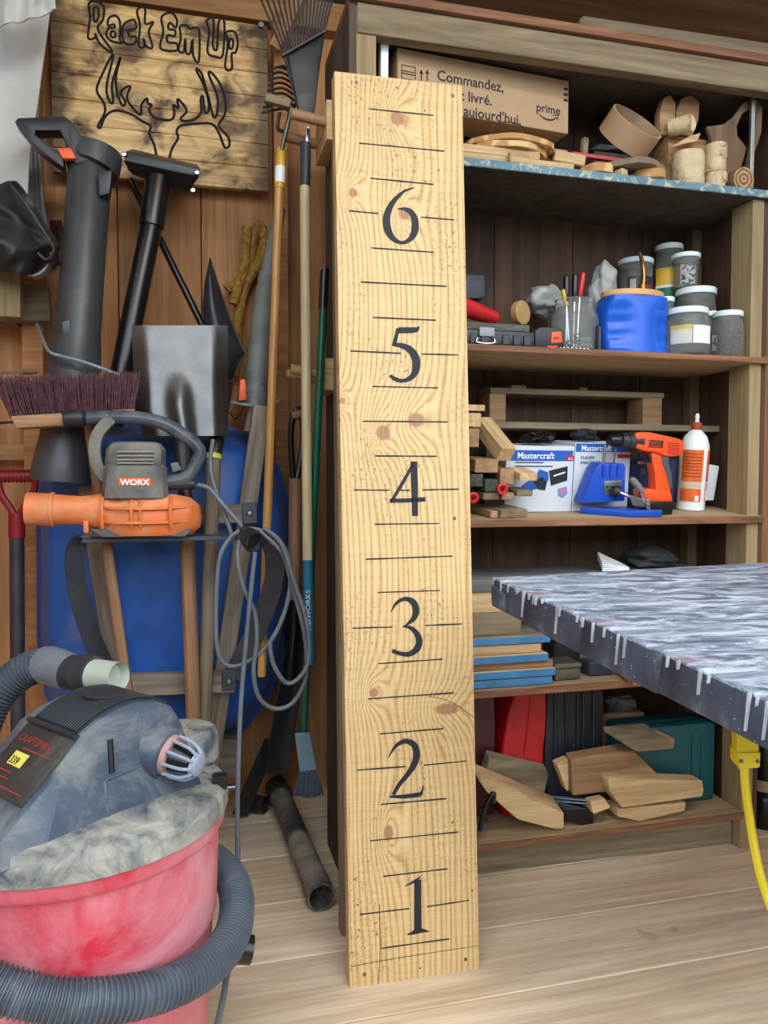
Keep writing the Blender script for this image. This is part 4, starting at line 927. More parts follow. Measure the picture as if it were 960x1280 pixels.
# yellow cord
M_yel = plain('yellow_rubber', (232, 208, 40), .45, var=.06)
ye = 1.22
yc_ = thing('yellow_extension_cord', 'yellow extension cord with a blocky socket hanging under the work table', 'extension cord', P(960, 1120, ye))
body = add('socket', MB().hexa([P(919,905,ye), P(949,908,ye), P(949,960,ye), P(924,962,ye)], [P(914,905,ye+.035), P(944,905,ye+.035), P(946,945,ye+.035), P(914,945,ye+.035)]), M_yel, yc_, bev=.004)
add('socket_flange', MB().hexa([P(924,941,ye-.004), P(951,941,ye-.004), P(950,960,ye-.004), P(924,962,ye-.004)], [P(912,932,ye+.037), P(945,930,ye+.037), P(945,946,ye+.037), P(912,948,ye+.037)]), M_yel, yc_, bev=.003)
for x in (926.5, 947): add('screw', MB().lathe([(0, -.002), (.0035, -.002), (.0042, .001)], P(x, 951.5, ye-.0045), 10, (0, 1, 0)), M_steel, yc_)
cord('cable', [P(930, 955, ye+.012), P(932, 985, ye+.01), P(938, 1030, ye), P(948, 1085, ye-.02), P(962, 1130, ye-.04), P(990, 1200, ye-.08), P(1030, 1250, ye-.1)], .0082, M_yel, yc_)
cord('cable', [P(932, 908, ye+.018), P(934, 895, ye+.02), P(950, 880, ye+.06), P(1000, 870, ye+.1)], .0082, M_yel, yc_)
# ================================================================= shelf contents: helpers
Z1, Z2, Z3, Z35, Z4, Z5 = 1.8935, 1.4275, .9765, 1.2465, .5285, .1175
e_ = .0006
def block(name, lab, cat, pxc, z0, size, yaw=0, Y=1.95, mat=None, tilt=0, bev=.0025, group=None, roll=0):
    """a solid wooden piece: px column of its middle, z of its underside, (length, depth, height)"""
    c = P(pxc, 600, Y); l, d, h = size
    M = Matrix.Translation((c.x, Y, z0+h/2)) @ Matrix.Rotation(R(yaw), 4, 'Z') @ Matrix.Rotation(R(tilt), 4, 'Y') @ Matrix.Rotation(R(roll), 4, 'X')
    o = add(name, MB().box((-l/2, -d/2, -h/2), (l/2, d/2, h/2)), mat or M_pale, None, M, bev=bev, seg=1)
    return tag(o, lab, cat, group)
def disc(mb, c, r, h, axis=(0, 0, 1), seg=24, wob=.06, seed=0, sx=1.0):
    ax = Vector(axis).normalized(); u = ax.orthogonal().normalized() if abs(ax.z) < .99 else Vector((1, 0, 0)); w = ax.cross(u); c = Vector(c)
    rings = []
    for hh, k in ((0, .96), (.08*h, 1), (.92*h, 1), (h, .96)):
        rings.append([c+ax*hh+(u*math.cos(2*math.pi*i/seg)*sx+w*math.sin(2*math.pi*i/seg))*r*k*(1+wob*math.sin(2*math.pi*i/seg*2+seed)+wob*.6*math.sin(2*math.pi*i/seg*5+seed*2)) for i in range(seg)])
    return mb.loft(rings)
def ringwood(name, a, b, axis, bark, sc=60):
    m, nt, bs = nodes(name); tc = N(nt, 'ShaderNodeTexCoord')
    v = N(nt, 'ShaderNodeMapping'); nt.links.new(tc.outputs['Object'], v.inputs[0])
    v.inputs['Scale'].default_value = {'z': (1, 1, 0), 'y': (1, 0, 1), 'x': (0, 1, 1)}[axis]
    ln = N(nt, 'ShaderNodeVectorMath', operation='LENGTH'); nt.links.new(v.outputs[0], ln.inputs[0])
    ns = noise_(nt, coords(nt), 18, 3)
    s = math_(nt, 'SINE', math_(nt, 'ADD', math_(nt, 'MULTIPLY', ln.outputs['Value'], sc*9), math_(nt, 'MULTIPLY', ns, 9)))
    c = ramp(nt, s, [(.0, lin(b)), (.9, lin(a))])
    nt.links.new(c, bs.inputs['Base Color']); bs.inputs['Roughness'].default_value = .8
    return m
M_slz = ringwood('slice_flat', (214, 178, 122), (178, 134, 84), 'z', None, 40)
M_sly = ringwood('slice_upright', (196, 160, 108), (120, 90, 60), 'y', None, 55)
M_bark = plain('birch_bark', (206, 186, 150), .8, var=.1, dust=(150, 108, 70), dust_amt=(.52, .66), dust_scale=20, bmp=.4, ns=40)
M_card = plain('brown_cardboard', (176, 146, 112), .8, var=.04)
# ================================================================= top shelf
def slab(name, lab, cat, px0, px1, z0, h, Y0, Y1, mat=None, group=None, bev=.002):
    a = P(px0, 600, Y0).x; b = P(px1, 600, Y0).x
    return tag(add(name, MB().box((a, Y0, z0), (b, Y1, z0+h)), mat or M_pale, None, None, bev=bev, seg=1), lab, cat, group)
slab('pale_board', 'long pale board lying on the blue shelf under the wood slices', 'board', 520, 714, Z1+e_, .024, 1.885, 1.965)
slab('short_board', 'short pale board lying on the long one below the wood slices', 'board', 540, 672, Z1+.0255, .022, 1.89, 1.966)
slab('wood_board', 'second pale board lying deeper on the blue shelf, under the cardboard box', 'board', 520, 724, Z1+e_, .03, 1.968, 2.05)
slab('wood_board', 'third plain board at the back of the blue shelf', 'board', 520, 724, Z1+e_, .03, 2.055, 2.15)
block('small_block', 'small pale half-round block at the front of the blue shelf', 'wood block', 645, Z1+e_, (.055, .018, .03), 4, 1.874)
d_ = add('wood_slice', disc(MB(), P(630, 600, 1.95)+Vector((0, 0, Z1+.0236-CAMH+CAMH-1.08+0)) if False else Vector((P(630, 600, 1.965).x, 1.955, Z1+.048)), .083, .017, seed=1, sx=1.25), M_slz, None); tag(d_, 'oval pale wood slice, lower of the two at the left of the blue shelf', 'wood slice', 'wood slices on the blue shelf')
d_ = add('wood_slice', disc(MB(), (P(632, 600, 1.965).x, 1.955, Z1+.0655), .088, .016, seed=2, sx=1.3), M_slz, None); tag(d_, 'oval pale wood slice, topmost at the left of the blue shelf', 'wood slice', 'wood slices on the blue shelf')
cord_w = cord('wire_loop', [P(612, 172, 1.9), P(616, 160, 1.9), P(626, 153, 1.9), P(643, 154, 1.9), P(655, 160, 1.9), P(658, 172, 1.91)], .0013, M_black); tag(cord_w, 'thin dark wire loop sticking up from the wood slices', 'wire')
# cardboard parcel
bx = thing('cardboard_box', 'brown cardboard parcel with French print and a smile arrow on the top shelf', 'box', (0, 0, 0))
A = P(497, 58, 1.925); B = P(711, 102, 1.968)
bu_ = Vector((B.x-A.x, B.y-A.y, 0)).normalized(); bw_ = Vector((-bu_.y, bu_.x, 0)); LB = (Vector((B.x, B.y))-Vector((A.x, A.y))).length
ztop = min(2.180, (A.z+B.z)/2); zbot = P(707, 167, 1.968).z
bx.matrix_basis = Matrix.Translation((A.x, A.y, zbot)); WM[bx.name] = bx.matrix_basis.copy()
a0 = Vector((A.x, A.y, zbot)); hB = ztop-zbot
q = [a0, a0+bu_*LB, a0+bu_*LB+bw_*.11, a0+bw_*.11]
add('carton', MB().hexa(q, [p+Vector((0, 0, hB)) for p in q]), M_card, bx, bev=.0015, seg=1)
def onbox(x, y):
    d = ray(x, y); nrm = bw_; t = (a0-_C).dot(nrm)/d.dot(nrm); return _C+d*t
up = Vector((0, 0, 1))
text('printed_text', 'Commandez,', onbox(546, 100), bu_, up, .037, M_ink, bx, squeeze=.98, bold=.014)
text('printed_text', "C'est livré.", onbox(547, 120), bu_, up, .037, M_ink, bx, squeeze=.98, bold=.014)
text('printed_text', "Dès aujourd'hui.", onbox(549, 139), bu_, up, .037, M_ink, bx, squeeze=.98, bold=.014)
text('printed_text', 'prime', onbox(670, 138.5), bu_, up, .032, M_ink, bx, squeeze=1.0, bold=.012)
mb = MB(); ribbon(mb, [(674, 143), (682, 149), (690, 150), (696, 147)], [.4, 1, 1, .6], onbox, -bw_*.0008, n=5); add('smile_arrow', mb, M_ink, bx)
mb = MB(); ribbon(mb, [(691, 144.5), (697.5, 144.5), (696.5, 150)], .7, onbox, -bw_*.0008, n=1); add('arrow_tip', mb, M_ink, bx)
for x in (526.5, 534):
    mb = MB(); ribbon(mb, [(x, 102), (x, 88)], .7, onbox, -bw_*.0008, n=1); add('arrow_mark', mb, M_ink, bx)
    mb = MB(); mb.add([onbox(x-2.5, 92)-bw_*.0008, onbox(x+2.5, 93)-bw_*.0008, onbox(x, 86.5)-bw_*.0008], [(0, 1, 2)]); add('arrow_mark', mb, M_ink, bx)
mb = MB(); ribbon(mb, [(502, 81), (519, 84.5), (519, 101), (502, 98)], .7, onbox, -bw_*.0008, True, n=1); add('pallet_mark', mb, M_ink, bx)
for yo in (7, 10): 
    mb = MB(); ribbon(mb, [(502, 81+yo), (519, 84.5+yo)], .6, onbox, -bw_*.0008, n=1); add('pallet_mark', mb, M_ink, bx)
for y in (111, 118, 125):
    mb = MB(); ribbon(mb, [(704.5, y), (709.5, y+1)], 1.6, onbox, -bw_*.0008, n=1); add('edge_mark', mb, M_ink, bx)
for X_, Y_ in ((A.x+.10, A.y+.09), (A.x+.36, A.y+.13)):      # what the box rests on
    pass
slab('box_support', 'dark timber lying beneath the cardboard parcel', 'timber', 560, 712, Z1+.0312, zbot-(Z1+.0312)-e_, 2.065, 2.14, M_darkside)
# middle of the top shelf
M_redp = plain('red_paint', (176, 40, 44), .5)
block('red_strip', 'thin red painted stick lying across the wood pieces', 'stick', 748, Z1+.062, (.17, .014, .010), -12, 1.93, M_redp, tilt=7, bev=.001)
block('wood_wedge', 'pale wood wedge beside the cardboard ring', 'wood block', 706, Z1+.033, (.085, .045, .03), -12, 1.928, M_pale, tilt=10)
block('wood_chip', 'flat dark bark chip leaning by the red stick', 'wood chip', 690, Z1+.085, (.07, .05, .012), -30, 1.99, M_brownx, tilt=14)
block('small_stub', 'small grey stub standing behind the red stick', 'wood block', 726, Z1+.08, (.017, .017, .055), 10, 1.97, M_greyx, tilt=4)
d_ = add('wood_slice', disc(MB(), (P(741, 600, 1.895).x, 1.895, Z1+e_), .041, .024, seed=3), M_slz, None); tag(d_, 'small round slice with bark at the front edge under the grey plank', 'wood slice', 'wood slices on the blue shelf')
d_ = add('wood_slice', disc(MB(), (P(805, 600, 1.895).x, 1.90, Z1+e_), .047, .024, seed=4, sx=1.05), M_slz, None); tag(d_, 'round slice at the front edge beside the birch stump', 'wood slice', 'wood slices on the blue shelf')
block('small_wedge', 'tiny wedge between two slices on the blue shelf edge', 'wood block', 771, Z1+e_, (.025, .03, .02), 20, 1.885, M_pale)
d_ = add('grey_slab', disc(MB(), (P(783, 600, 1.925).x, 1.93, Z1+.0255), .082, .018, seed=5, sx=1.25, wob=.09), M_greyx, None); tag(d_, 'weathered grey wood slab lying on the slices below the cardboard ring', 'wood slab')
# cardboard ring
rc = P(787, 166, 1.965); ax = Vector((.42, -.62, .66)).normalized()
ax = Vector((.25, -.71, .62)).normalized(); mb = MB().lathe([(.0745, -.03), (.080, -.03), (.080, .035), (.0745, .035), (.0745, -.03)], rc, 48, ax, cap=False); o = add('cardboard_ring', mb, M_card); tag(o, 'wide brown cardboard tube ring tilted towards us on the top shelf', 'cardboard ring')
# hearts / rounded slices upright
for x, w_, l in ((835, 10, 'left'), (860, 15, 'right')):
    o = pxprism('rounded_slice', [(x-w_*.9, 168), (x-w_, 140), (x-w_*.5, 122), (x+w_*.3, 118), (x+w_, 128), (x+w_*.9, 150), (x+w_*.4, 170)], 1.968, .03 if l == 'left' else .045, M_brownx, bev=.004)
    o.rotation_euler = (0, 0, 0); tag(o, 'rounded brown wood slice standing upright at the back, %s of the pair' % ('narrower' if l == 'left' else 'wider'), 'wood slice')
o = add('support_log', MB().box((P(828, 600, 1.968).x, 1.964, Z1+e_), (P(878, 600, 1.968).x, 2.06, P(850, 170, 1.968).z-.003)), M_brownx, bev=.004); tag(o, 'brown square log lying behind the birch stump', 'log')
pg = P(856, 157, 1.925)
o = thing('short_log', 'short round log end lying above the birch stump', 'log', pg)
add('bark', MB().tube([pg+Vector((.008, -.02, 0)), pg+Vector((-.03, .025, 0))], .0235, 18), M_bark, o); add('cut_end', MB().tube([pg+Vector((.0085, -.0206, 0)), pg+Vector((.008, -.0195, 0))], .021, 18), plain('fresh_cut', (226, 208, 164), .7), o)
st = thing('birch_stump', 'pale birch stump standing at the front of the top shelf', 'log', (P(854, 600, 1.91).x, 1.91, Z1))
add('bark', disc(MB(), (P(854, 600, 1.915).x, 1.915, Z1+e_), .044, .098, seed=1, wob=.04), M_bark, st, bev=0)
add('split_top', MB().hexa([P(838,184,1.90), P(872,176,1.90), P(876,166,1.91), P(862,170,1.91)], [P(838,184,1.94), P(872,176,1.94), P(876,166,1.94), P(862,170,1.94)]), M_pale, st, bev=.002)
xs = P(886, 600, 1.93).x; z = Z1+e_
for i, (h, l) in enumerate(((.033, 'bottom'), (.026, 'second'), (.038, 'third'), (.042, 'topmost'))):
    o = add('birch_slice', disc(MB(), (xs+(.004 if i % 2 else 0), 1.93, z), .031, h-.0006, seed=i*2, wob=.03), M_bark); tag(o, '%s birch slice of the stack beside the upright log round' % l, 'wood slice', 'stack of birch slices'); z += h
lg = thing('log_round', 'round log slice on edge showing its growth rings, right end of the top shelf', 'wood slice', (P(914, 600, 1.91).x, 1.91, Z1))
c_ = Vector((P(921, 600, 1.90).x, 1.895, Z1+.0385))
add('bark', disc(MB(), c_, .036, .06, (0, 1, 0), wob=.02, seed=2), plain('dark_bark', (112, 90, 66), .9, bmp=.5, ns=60), lg); add('cut_face', disc(MB(), c_+Vector((0, -.001, 0)), .0325, .003, (0, 1, 0), wob=.02, seed=2), M_sly, lg)
# plywood cut-out leaning on the side panel
M_cut = wood('cutout_ply', (128, 100, 72), (92, 70, 50), 'z', .8, .7, .1)
o = pxprism('cutout_loop', [(905,230),(888,170),(884,158),(905,155),(918,145),(930,128),(946,123),(953,135),(952,165),(942,195),(934,235),(930,235),(936,195),(944,160),(946,140),(940,134),(928,142),(921,158),(922,170),(934,185),(926,210),(920,234)], 1.935, .012, M_cut, bev=.002); tag(o, 'plywood cut-out with a looped outline leaning at the right end of the top shelf', 'cut-out')
o.location.z -= .0; 
dk = P(885, 172, 2.12); o = add('green_disc', disc(MB(), dk, .04, .008, (.2, 1, 0), wob=0), plain('dark_teal', (44, 60, 62), .5)); tag(o, 'dark teal disc leaning in the back right corner of the top shelf', 'disc')
o = beam('metal_strip', P(938, 236, 1.92), P(941, 122, 1.92), .012, .012, plain('zinc', (150, 152, 150), .4, .8), up=(0, 1, 0)); tag(o, 'upright grey metal strip at the right post of the top shelf', 'metal strip')
def lump(name, lab, cat, c, r, sc, mat, nz=.35, nsc=2.2, seed=0, seg=36, rings=24, flat=None, cr=0.0):
    mb = MB().ball((0, 0, 0), r, seg, rings, sc, nz, nsc, seed)
    if cr:
        for v in mb.v: v += tvec(v*60+Vector((seed, 1, 2)), 2)*cr
    lo = min(v.z for v in mb.v)
    for v in mb.v:
        if flat is not None: v.z = max(v.z, -r*sc[2]*.8)
    mb.v = [v+Vector(c) for v in mb.v]
    o = add(name, mb, mat, None, ang=70); return tag(o, lab, cat)
M_bagd = plain('dark_bag', (40, 46, 54), .45, var=.2, ns=10)
sb = slab('support_board', 'dark board lying under the black bag at the back of the top shelf', 'board', 738, 812, Z1+e_, .15, 2.07, 2.17, M_darkside)
lump('black_bag', 'dark bag lying at the back of the top shelf behind the cardboard ring', 'bag', (P(765, 600, 2.12).x, 2.115, Z1+.172), .05, (2.4, .9, .42), M_bagd, .25, 2.0, 4, flat=1)
# weathered plank and dark roll above the unit
o = beam('weathered_plank', (1.02, 1.93, 2.2855), (2.1, 1.905, 2.2855), .09, .045, M_greyx, bev=.008); tag(o, 'weathered grey plank lying on top of the shelving unit', 'plank')
o = beam('rafter_offcut', (.75, 2.08, 2.29), (2.1, 2.05, 2.29), .10, .055, M_darkside, bev=.006); tag(o, 'dark timber lying on top of the unit behind the grey plank', 'timber')
# ================================================================= second shelf
M_glass = plain('clear_plastic', (238, 240, 240), .08, trans=.92, var=.01, ior=1.12)
M_glassd = plain('smoky_plastic', (216, 218, 212), .12, trans=.89, var=.01, ior=1.12)
oc = thing('organizer_case', 'black organizer case with a clear lid and grey latch, left of second shelf', 'case', (P(620, 600, 1.9).x, 1.95, Z2))
xa, xb = P(540, 600, 1.885).x, P(667, 600, 1.885).x; zt = P(620, 413, 1.885).z
add('base', MB().box((xa, 1.885, Z2+e_), (xb, 2.03, zt)), M_blackg, oc, bev=.004)
add('lid', MB().box((xa+.004, 1.887, zt+e_), (xb-.012, 2.028, zt+.020)), M_glassd, oc, bev=.005)
for k in range(6):
    x = xb-.022-k*.03; add('front_rib', MB().box((x-.010, 1.882, Z2+.006), (x+.010, 1.886, zt-.010)), M_blackg, oc, bev=.001, seg=1)
la = add('latch', MB().box((P(598, 600, 1.88).x, 1.877, zt-.018), (P(617, 600, 1.88).x, 1.886, zt+.006)), plain('latch_grey', (140, 148, 152), .4), oc, bev=.003)
add('latch_wire', MB().tube(spline([P(597, 422, 1.876), P(596, 427, 1.876), P(607, 429, 1.876), P(618, 428, 1.876), P(618, 424, 1.876)], 4), .0018, 6), M_chrome, la)
cu = thing('red_cup', 'red plastic cup lying on the clear lid of the organizer', 'cup', (P(598, 600, 1.93).x, 1.93, zt+.02))
c0, c1_ = P(583, 385, 1.93), P(618, 398, 1.96)
dcup = (c1_-c0).normalized()
add('cup', MB().tube([c0-dcup*.03, c0-dcup*.03, c1_, c1_-dcup*.004, c0-dcup*.028], [.025, .027, .019, .017, .024], 24), M_red, cu); 
o = pxprism('dark_wall_box', [(556,341),(606,344),(606,370),(600,373),(556,372)], 2.165, .0235, plain('slate_box', (62, 70, 80), .5), bev=.002); tag(o, 'dark slate box fixed to the back of second shelf', 'box')
M_bag = plain('grey_bag', (176, 178, 176), .35, var=.06, trans=.25)
o = lump('plastic_bag', 'crumpled grey plastic bag behind the mason jar, left one', 'plastic bag', (P(678, 600, 2.1).x, 2.10, P(678, 376, 2.1).z), .048, (1.15, .9, .95), M_bag, .35, 1.7, 2.2, cr=.006)
o = lump('plastic_bag', 'tall crumpled plastic bag beside the blue canister', 'plastic bag', (P(751, 600, 2.06).x, 2.06, P(752, 362, 2.06).z), .050, (.85, .7, 1.5), M_bag, .35, 1.7, 8.2, cr=.006)
block('bag_rest', 'dark block under the grey plastic bags', 'wood block', 700, Z2+e_, (.13, .08, P(690, 398, 2.1).z-Z2-.004), 0, 2.12, M_darkside)
o = add('round_tin', disc(MB(), P(647, 392, 2.03)+Vector((0, 0, 0)), .034, .02, (.55, -1, 0), wob=0), plain('tan_lid', (186, 150, 96), .6)); tag(o, 'tan round lid standing on edge behind the organizer case', 'lid')
# tape measure
tm = thing('tape_measure', 'black tape measure with orange button in front of the mason jar', 'tape measure', (P(688, 600, 1.9).x, 1.9, Z2))
pxb = [(669,434),(669,414),(675,409),(700,409),(704,414),(704,434)]
add('case', MB().prism([P(x, y, 1.885) for x, y in pxb], (0, .035, 0)), M_black, tm, bev=.003)
add('button', MB().prism([P(x, y, 1.882) for x, y in ((690,415),(702,414),(703,428),(689,429))], (0, .006, 0)), M_orange, tm, bev=.002)
add('button_mark', MB().prism([P(x, y, 1.881) for x, y in ((692,421),(699,420.5),(699,424),(692,424.5))], (0, .002, 0)), M_redp, tm)
add('red_foot', MB().prism([P(x, y, 1.8835) for x, y in ((684,432),(697,432),(697,435.5),(684,435.5))], (0, .006, 0)), M_red, tm)
tpz = add('tape_blade', MB().box((P(698, 600, 1.89).x, 1.886, Z2+.001), (P(733, 600, 1.89).x, 1.889, Z2+.007)), M_white, tm)
for k in range(7):
    x = P(700+k*5, 600, 1.886).x; add('tape_mark', MB().box((x, 1.8853, Z2+.001), (x+.005, 1.8861, Z2+.007)), M_ink, tpz)
o = block('black_gadget', 'small black gadget between the organizer and tape measure', 'gadget', 669, Z2+e_, (.03, .028, .05), 5, 1.938, M_blackg)
# jars
def jar(name, lab, px, Y, z0, r, h, lidr, lidh, lidmat, body, sq=None, shoulder=.82, waist=0, group='lidded jars on second shelf'):
    c = Vector((P(px, 600, Y).x, Y, z0+e_)); t = thing(name, lab, 'jar', c, group)
    hb = h-lidh
    prof = [(.0, .0), (r*.90, 0), (r*.97, hb*.04), (r, hb*.12), (r*(1-waist), hb*.4), (r, hb*.62), (r*.98, hb*.72), (lidr*.97, hb*.93), (lidr*.95, hb)]
    inner = [(lidr*.90, hb-.0005), (lidr*.92, hb*.92), (r*.95-.0005, hb*.72), (r*(1-waist)-.002, hb*.4), (r-.002, hb*.12), (r*.9, .003), (0, .003)]
    add('body', MB().lathe(prof+inner, c, 32, sq=sq, cap=False), body, t, ang=50)
    l = add('lid', MB().lathe([(0, hb+e_), (lidr, hb+e_), (lidr*1.03, hb+.002), (lidr*1.03, h-.002), (lidr*.98, h), (0, h)], c, 36), lidmat, t)
    return t, c, hb
M_lid_w = plain('jar_lid', (222, 234, 236), .4, var=.03)
def zt_(px, y, Y): return P(px, y, Y).z
def jx(px0, px1, Y): return (P(px1, 600, Y).x-P(px0, 600, Y).x)/2
def label_wrap(t, c, r, z0, z1, a0, a1, mat, nm='label'):
    n = 10; vs = []
    for k in range(n+1):
        a = R(a0+(a1-a0)*k/n); d = Vector((math.cos(a), math.sin(a), 0)); vs += [c+d*(r+.0006)+Vector((0, 0, z0)), c+d*(r+.0006)+Vector((0, 0, z1))]
    return add(nm, MB().add(vs, [(2*k, 2*k+2, 2*k+3, 2*k+1) for k in range(n)]), mat, t)
def fillscrews(t, c, r, h, n, mat, seed, nm='screws'):
    rnd = random.Random(seed); mb = MB()
    for _ in range(n):
        a = rnd.uniform(0, 6.28); q = r*math.sqrt(rnd.random())*.8; p = c+Vector((math.cos(a)*q, math.sin(a)*q, .013+rnd.random()*h))
        d = Vector((rnd.uniform(-1, 1), rnd.uniform(-1, 1), rnd.uniform(-.6, .6))).normalized()*.011
        mb.tube([p-d, p+d], .0016, 5); mb.tube([p+d, p+d*1.12], .0032, 6)
    add(nm, mb, mat, t, kind='stuff')
M_nails = plain('dark_screws', (96, 90, 84), .35, .9)
Yj = 1.915
t, c, hb = jar('clear_jar', 'clear jar with white lid and paper label, right of the blue canister', 855, 1.914, Z2, jx(829, 881, 1.92)*.95, zt_(855, 388, 1.92)-Z2, jx(832, 877, 1.92)*.95, .018, M_lid_w, M_glass, waist=.05)
label_wrap(t, c, jx(829, 881, 1.92)*.945, hb*.25, hb*.68, -110, -55, M_paper); label_wrap(t, c, jx(829, 881, 1.92)*.935, hb*.25, hb*.6, -165, -112, plain('pale_label', (196, 196, 184), .6)); 
label_wrap(t, c, jx(829, 881, 1.92)*.94, hb*.6, hb*.7, -165, -112, plain('yellow_band', (206, 178, 70), .6))
t, c, hb = jar('screw_jar', 'clear jar of dark screws with white lid at the right end', 906, 1.914, Z2, .0445, zt_(913, 391, 1.914)-Z2, .040, .016, M_lid_w, M_glass)
fillscrews(t, c, .042, hb*.55, 150, M_nails, 3)
t, c, hb = jar('wide_jar', 'wide clear jar with broad white lid behind the labelled jar', 866, 2.034, Z2, .06, zt_(866, 362, 2.03)-Z2, .057, .02, M_lid_w, M_glassd)
fillscrews(t, c, .05, hb*.4, 80, M_nails, 5)
t, c, hb = jar('small_jar', 'small dark-labelled jar squeezed between the two front jars', 886, 1.952, Z2, .0150, zt_(885, 393, 1.985)-Z2, .014, .014, M_lid_w, M_glassd)
label_wrap(t, c, .0149, hb*.2, hb*.55, -120, -40, M_paper)
zr = 1.5888; zwj = zt_(866, 362, 2.03)+.0008
t, c, hb = jar('dark_label_jar', 'jar with dark picture label and white lid behind the blue canister', 791, 2.136, zr, jx(772, 811, 2.11)*.93, zt_(790, 322, 2.11)-zr, jx(771, 810, 2.11)*.95, .017, M_lid_w, M_glassd)
label_wrap(t, c, jx(772, 811, 2.11)*.93, .006, hb*.72, -150, -30, plain('dark_label', (44, 40, 52), .5)); label_wrap(t, c, jx(772, 811, 2.11)*.93+.0008, .012, hb*.55, -95, -60, plain('maroon_pic', (150, 50, 62), .5)); label_wrap(t, c, jx(772, 811, 2.11)*.93+.0008, .010, hb*.66, -140, -120, plain('grey_pic', (150, 150, 156), .5))
t, c, hb = jar('green_label_jar', 'tall jar with yellow and green label, tallest at the back', 832, 2.137, zr, jx(812, 852, 2.12)*.9, zt_(832, 305, 2.12)-zr, jx(817, 846, 2.12), .017, M_lid_w, M_glassd)
label_wrap(t, c, jx(812, 852, 2.12)*.9, .004, hb*.42, -170, -20, plain('green_label', (10, 104, 78), .5)); label_wrap(t, c, jx(812, 852, 2.12)*.9, hb*.42, hb*.70, -170, -20, plain('yellow_label', (222, 180, 40), .5)); label_wrap(t, c, jx(812, 852, 2.12)*.9+.0008, hb*.40, hb*.44, -170, -20, M_paper)
t, c, hb = jar('barcode_jar', 'jar with black and white printed label at the back right', 853, 2.046, zwj, .037, zt_(851, 320, 2.058)-zwj, jx(836, 866, 2.085)*.95, .014, M_lid_w, M_glassd, waist=.06)
label_wrap(t, c, .0368, hb*.1, hb*.75, -150, -80, plain('grey_print', (168, 168, 164), .6, dust=(60, 60, 62), dust_amt=(.5, .54), dust_scale=70))
t, c, hb = jar('hidden_jar', 'jar showing only its white lid beside the tan canister lid', 828, 2.02, Z2, .022, zt_(834, 369, 1.985)-Z2, .026, .014, M_lid_w, M_glassd)
# blue canister
bc = thing('blue_canister', 'bright blue plastic canister with moulded grips and tan lid', 'canister', (P(790, 600, 1.93).x, 1.93, Z2))
M_bluec = plain('bright_blue', (14, 92, 208), .35, var=.05)
cb = Vector((P(790, 600, 1.925).x, 1.935, Z2+e_)); w2 = jx(752, 829, 1.92); Hc = zt_(790, 373, 1.92)-Z2
def cring(z, s):
    o = []
    for k in range(40):
        a = 2*math.pi*k/40; p = 4.0; qv = 1/((abs(math.cos(a))**p+abs(math.sin(a))**p)**(1/p))
        x, y = math.cos(a)*qv*w2*s, math.sin(a)*qv*w2*.62*s
        f = z/Hc
        if y < 0 and .18 < abs(x)/w2 and f < .88:   # finger grips moulded into the front corners
            g = math.exp(-((abs(x)/w2-.72)/.30)**2)*math.sin(math.pi*min(1, max(0, f/.88)))**.5; y += .026*g*(1+.18*math.sin(f*26))
        o.append(cb+Vector((x, y, z)))
    return o
add('body', MB().loft([cring(Hc*t/16, 1.0 if t < 14 else (.97 if t == 14 else .93)) for t in range(17)]), M_bluec, bc, ang=60)
add('lid', MB().lathe([(0, Hc+e_), (w2*.93, Hc+e_), (w2*.95, Hc+.003), (w2*.95, Hc+.014), (w2*.92, Hc+.017), (0, Hc+.017)], cb+Vector((0, 0, 0)), 36), plain('tan_plastic', (206, 164, 108), .5, var=.04), bc)
for v in bc.children[1].data.vertices: v.co.y *= .66
# mason jar with tools
mj = thing('mason_jar', 'open glass jar holding screwdrivers and pliers beside the blue canister', 'jar', (P(716, 600, 1.95).x, 1.95, Z2))
cj = Vector((P(716, 600, 1.955).x, 1.955, Z2+e_)); rj = jx(688, 744, 1.955)*.95; hj = zt_(716, 376, 1.955)-Z2
add('glass', MB().lathe([(0, 0), (rj*.92, 0), (rj, hj*.08), (rj, hj*.62), (rj*.93, hj*.74), (rj*.80, hj*.82), (rj*.80, hj*.98), (rj*.83, hj), (rj*.76, hj), (rj*.76, hj*.82), (rj*.9, hj*.73), (rj*.96, hj*.6), (rj*.95, hj*.06), (0, .003)], cj, 32, cap=False), M_glass, mj, ang=50)
fillscrews(mj, cj, rj, hj*.25, 40, plain('bright_bits', (180, 184, 188), .3, .9), 9, 'small_bits')
for nm, lab_, px0, px1, mt, r_ in (('pliers', 'red pliers handle standing in the glass jar', (721, 396), (729, 341), M_red, .007), ('screwdriver', 'black screwdriver handle nearest the red pliers in the jar', (717, 405), (719, 343), M_blackg, .0085), ('screwdriver', 'black screwdriver handle at the left of the jar', (708, 405), (708, 345), M_blackg, .0085), ('screwdriver', 'yellow screwdriver handle leaning left in the jar', (712, 400), (704, 362), plain('yellow_grip', (214, 180, 40), .4), .008)):
    a, b = P(*px0, 1.955), P(*px1, 1.965); s_ = thing(nm, lab_, 'tool', a, 'tools in the glass jar')
    bz2 = a+(b-a)*.45; add('grip', MB().tube([bz2, bz2+(b-bz2)*.05, bz2+(b-bz2)*.5, bz2+(b-bz2)*.95, b], [r_*.6, r_*.9, r_*1.1, r_, r_*.6], 12), mt, s_); rod('shank', Vector((a.x, a.y, Z2+.008)), bz2, .003, M_chrome, s_)
o = cord('cotton_stick', [P(716, 425, 1.91), P(717, 405, 1.91), P(718, 390, 1.915)], .0022, M_pale); tag(o, 'thin pale stick leaning against the glass jar', 'stick')
gl = thing('small_clear_box', 'small clear box of bits standing before the glass jar', 'box', (P(733, 600, 1.9).x, 1.9, Z2))
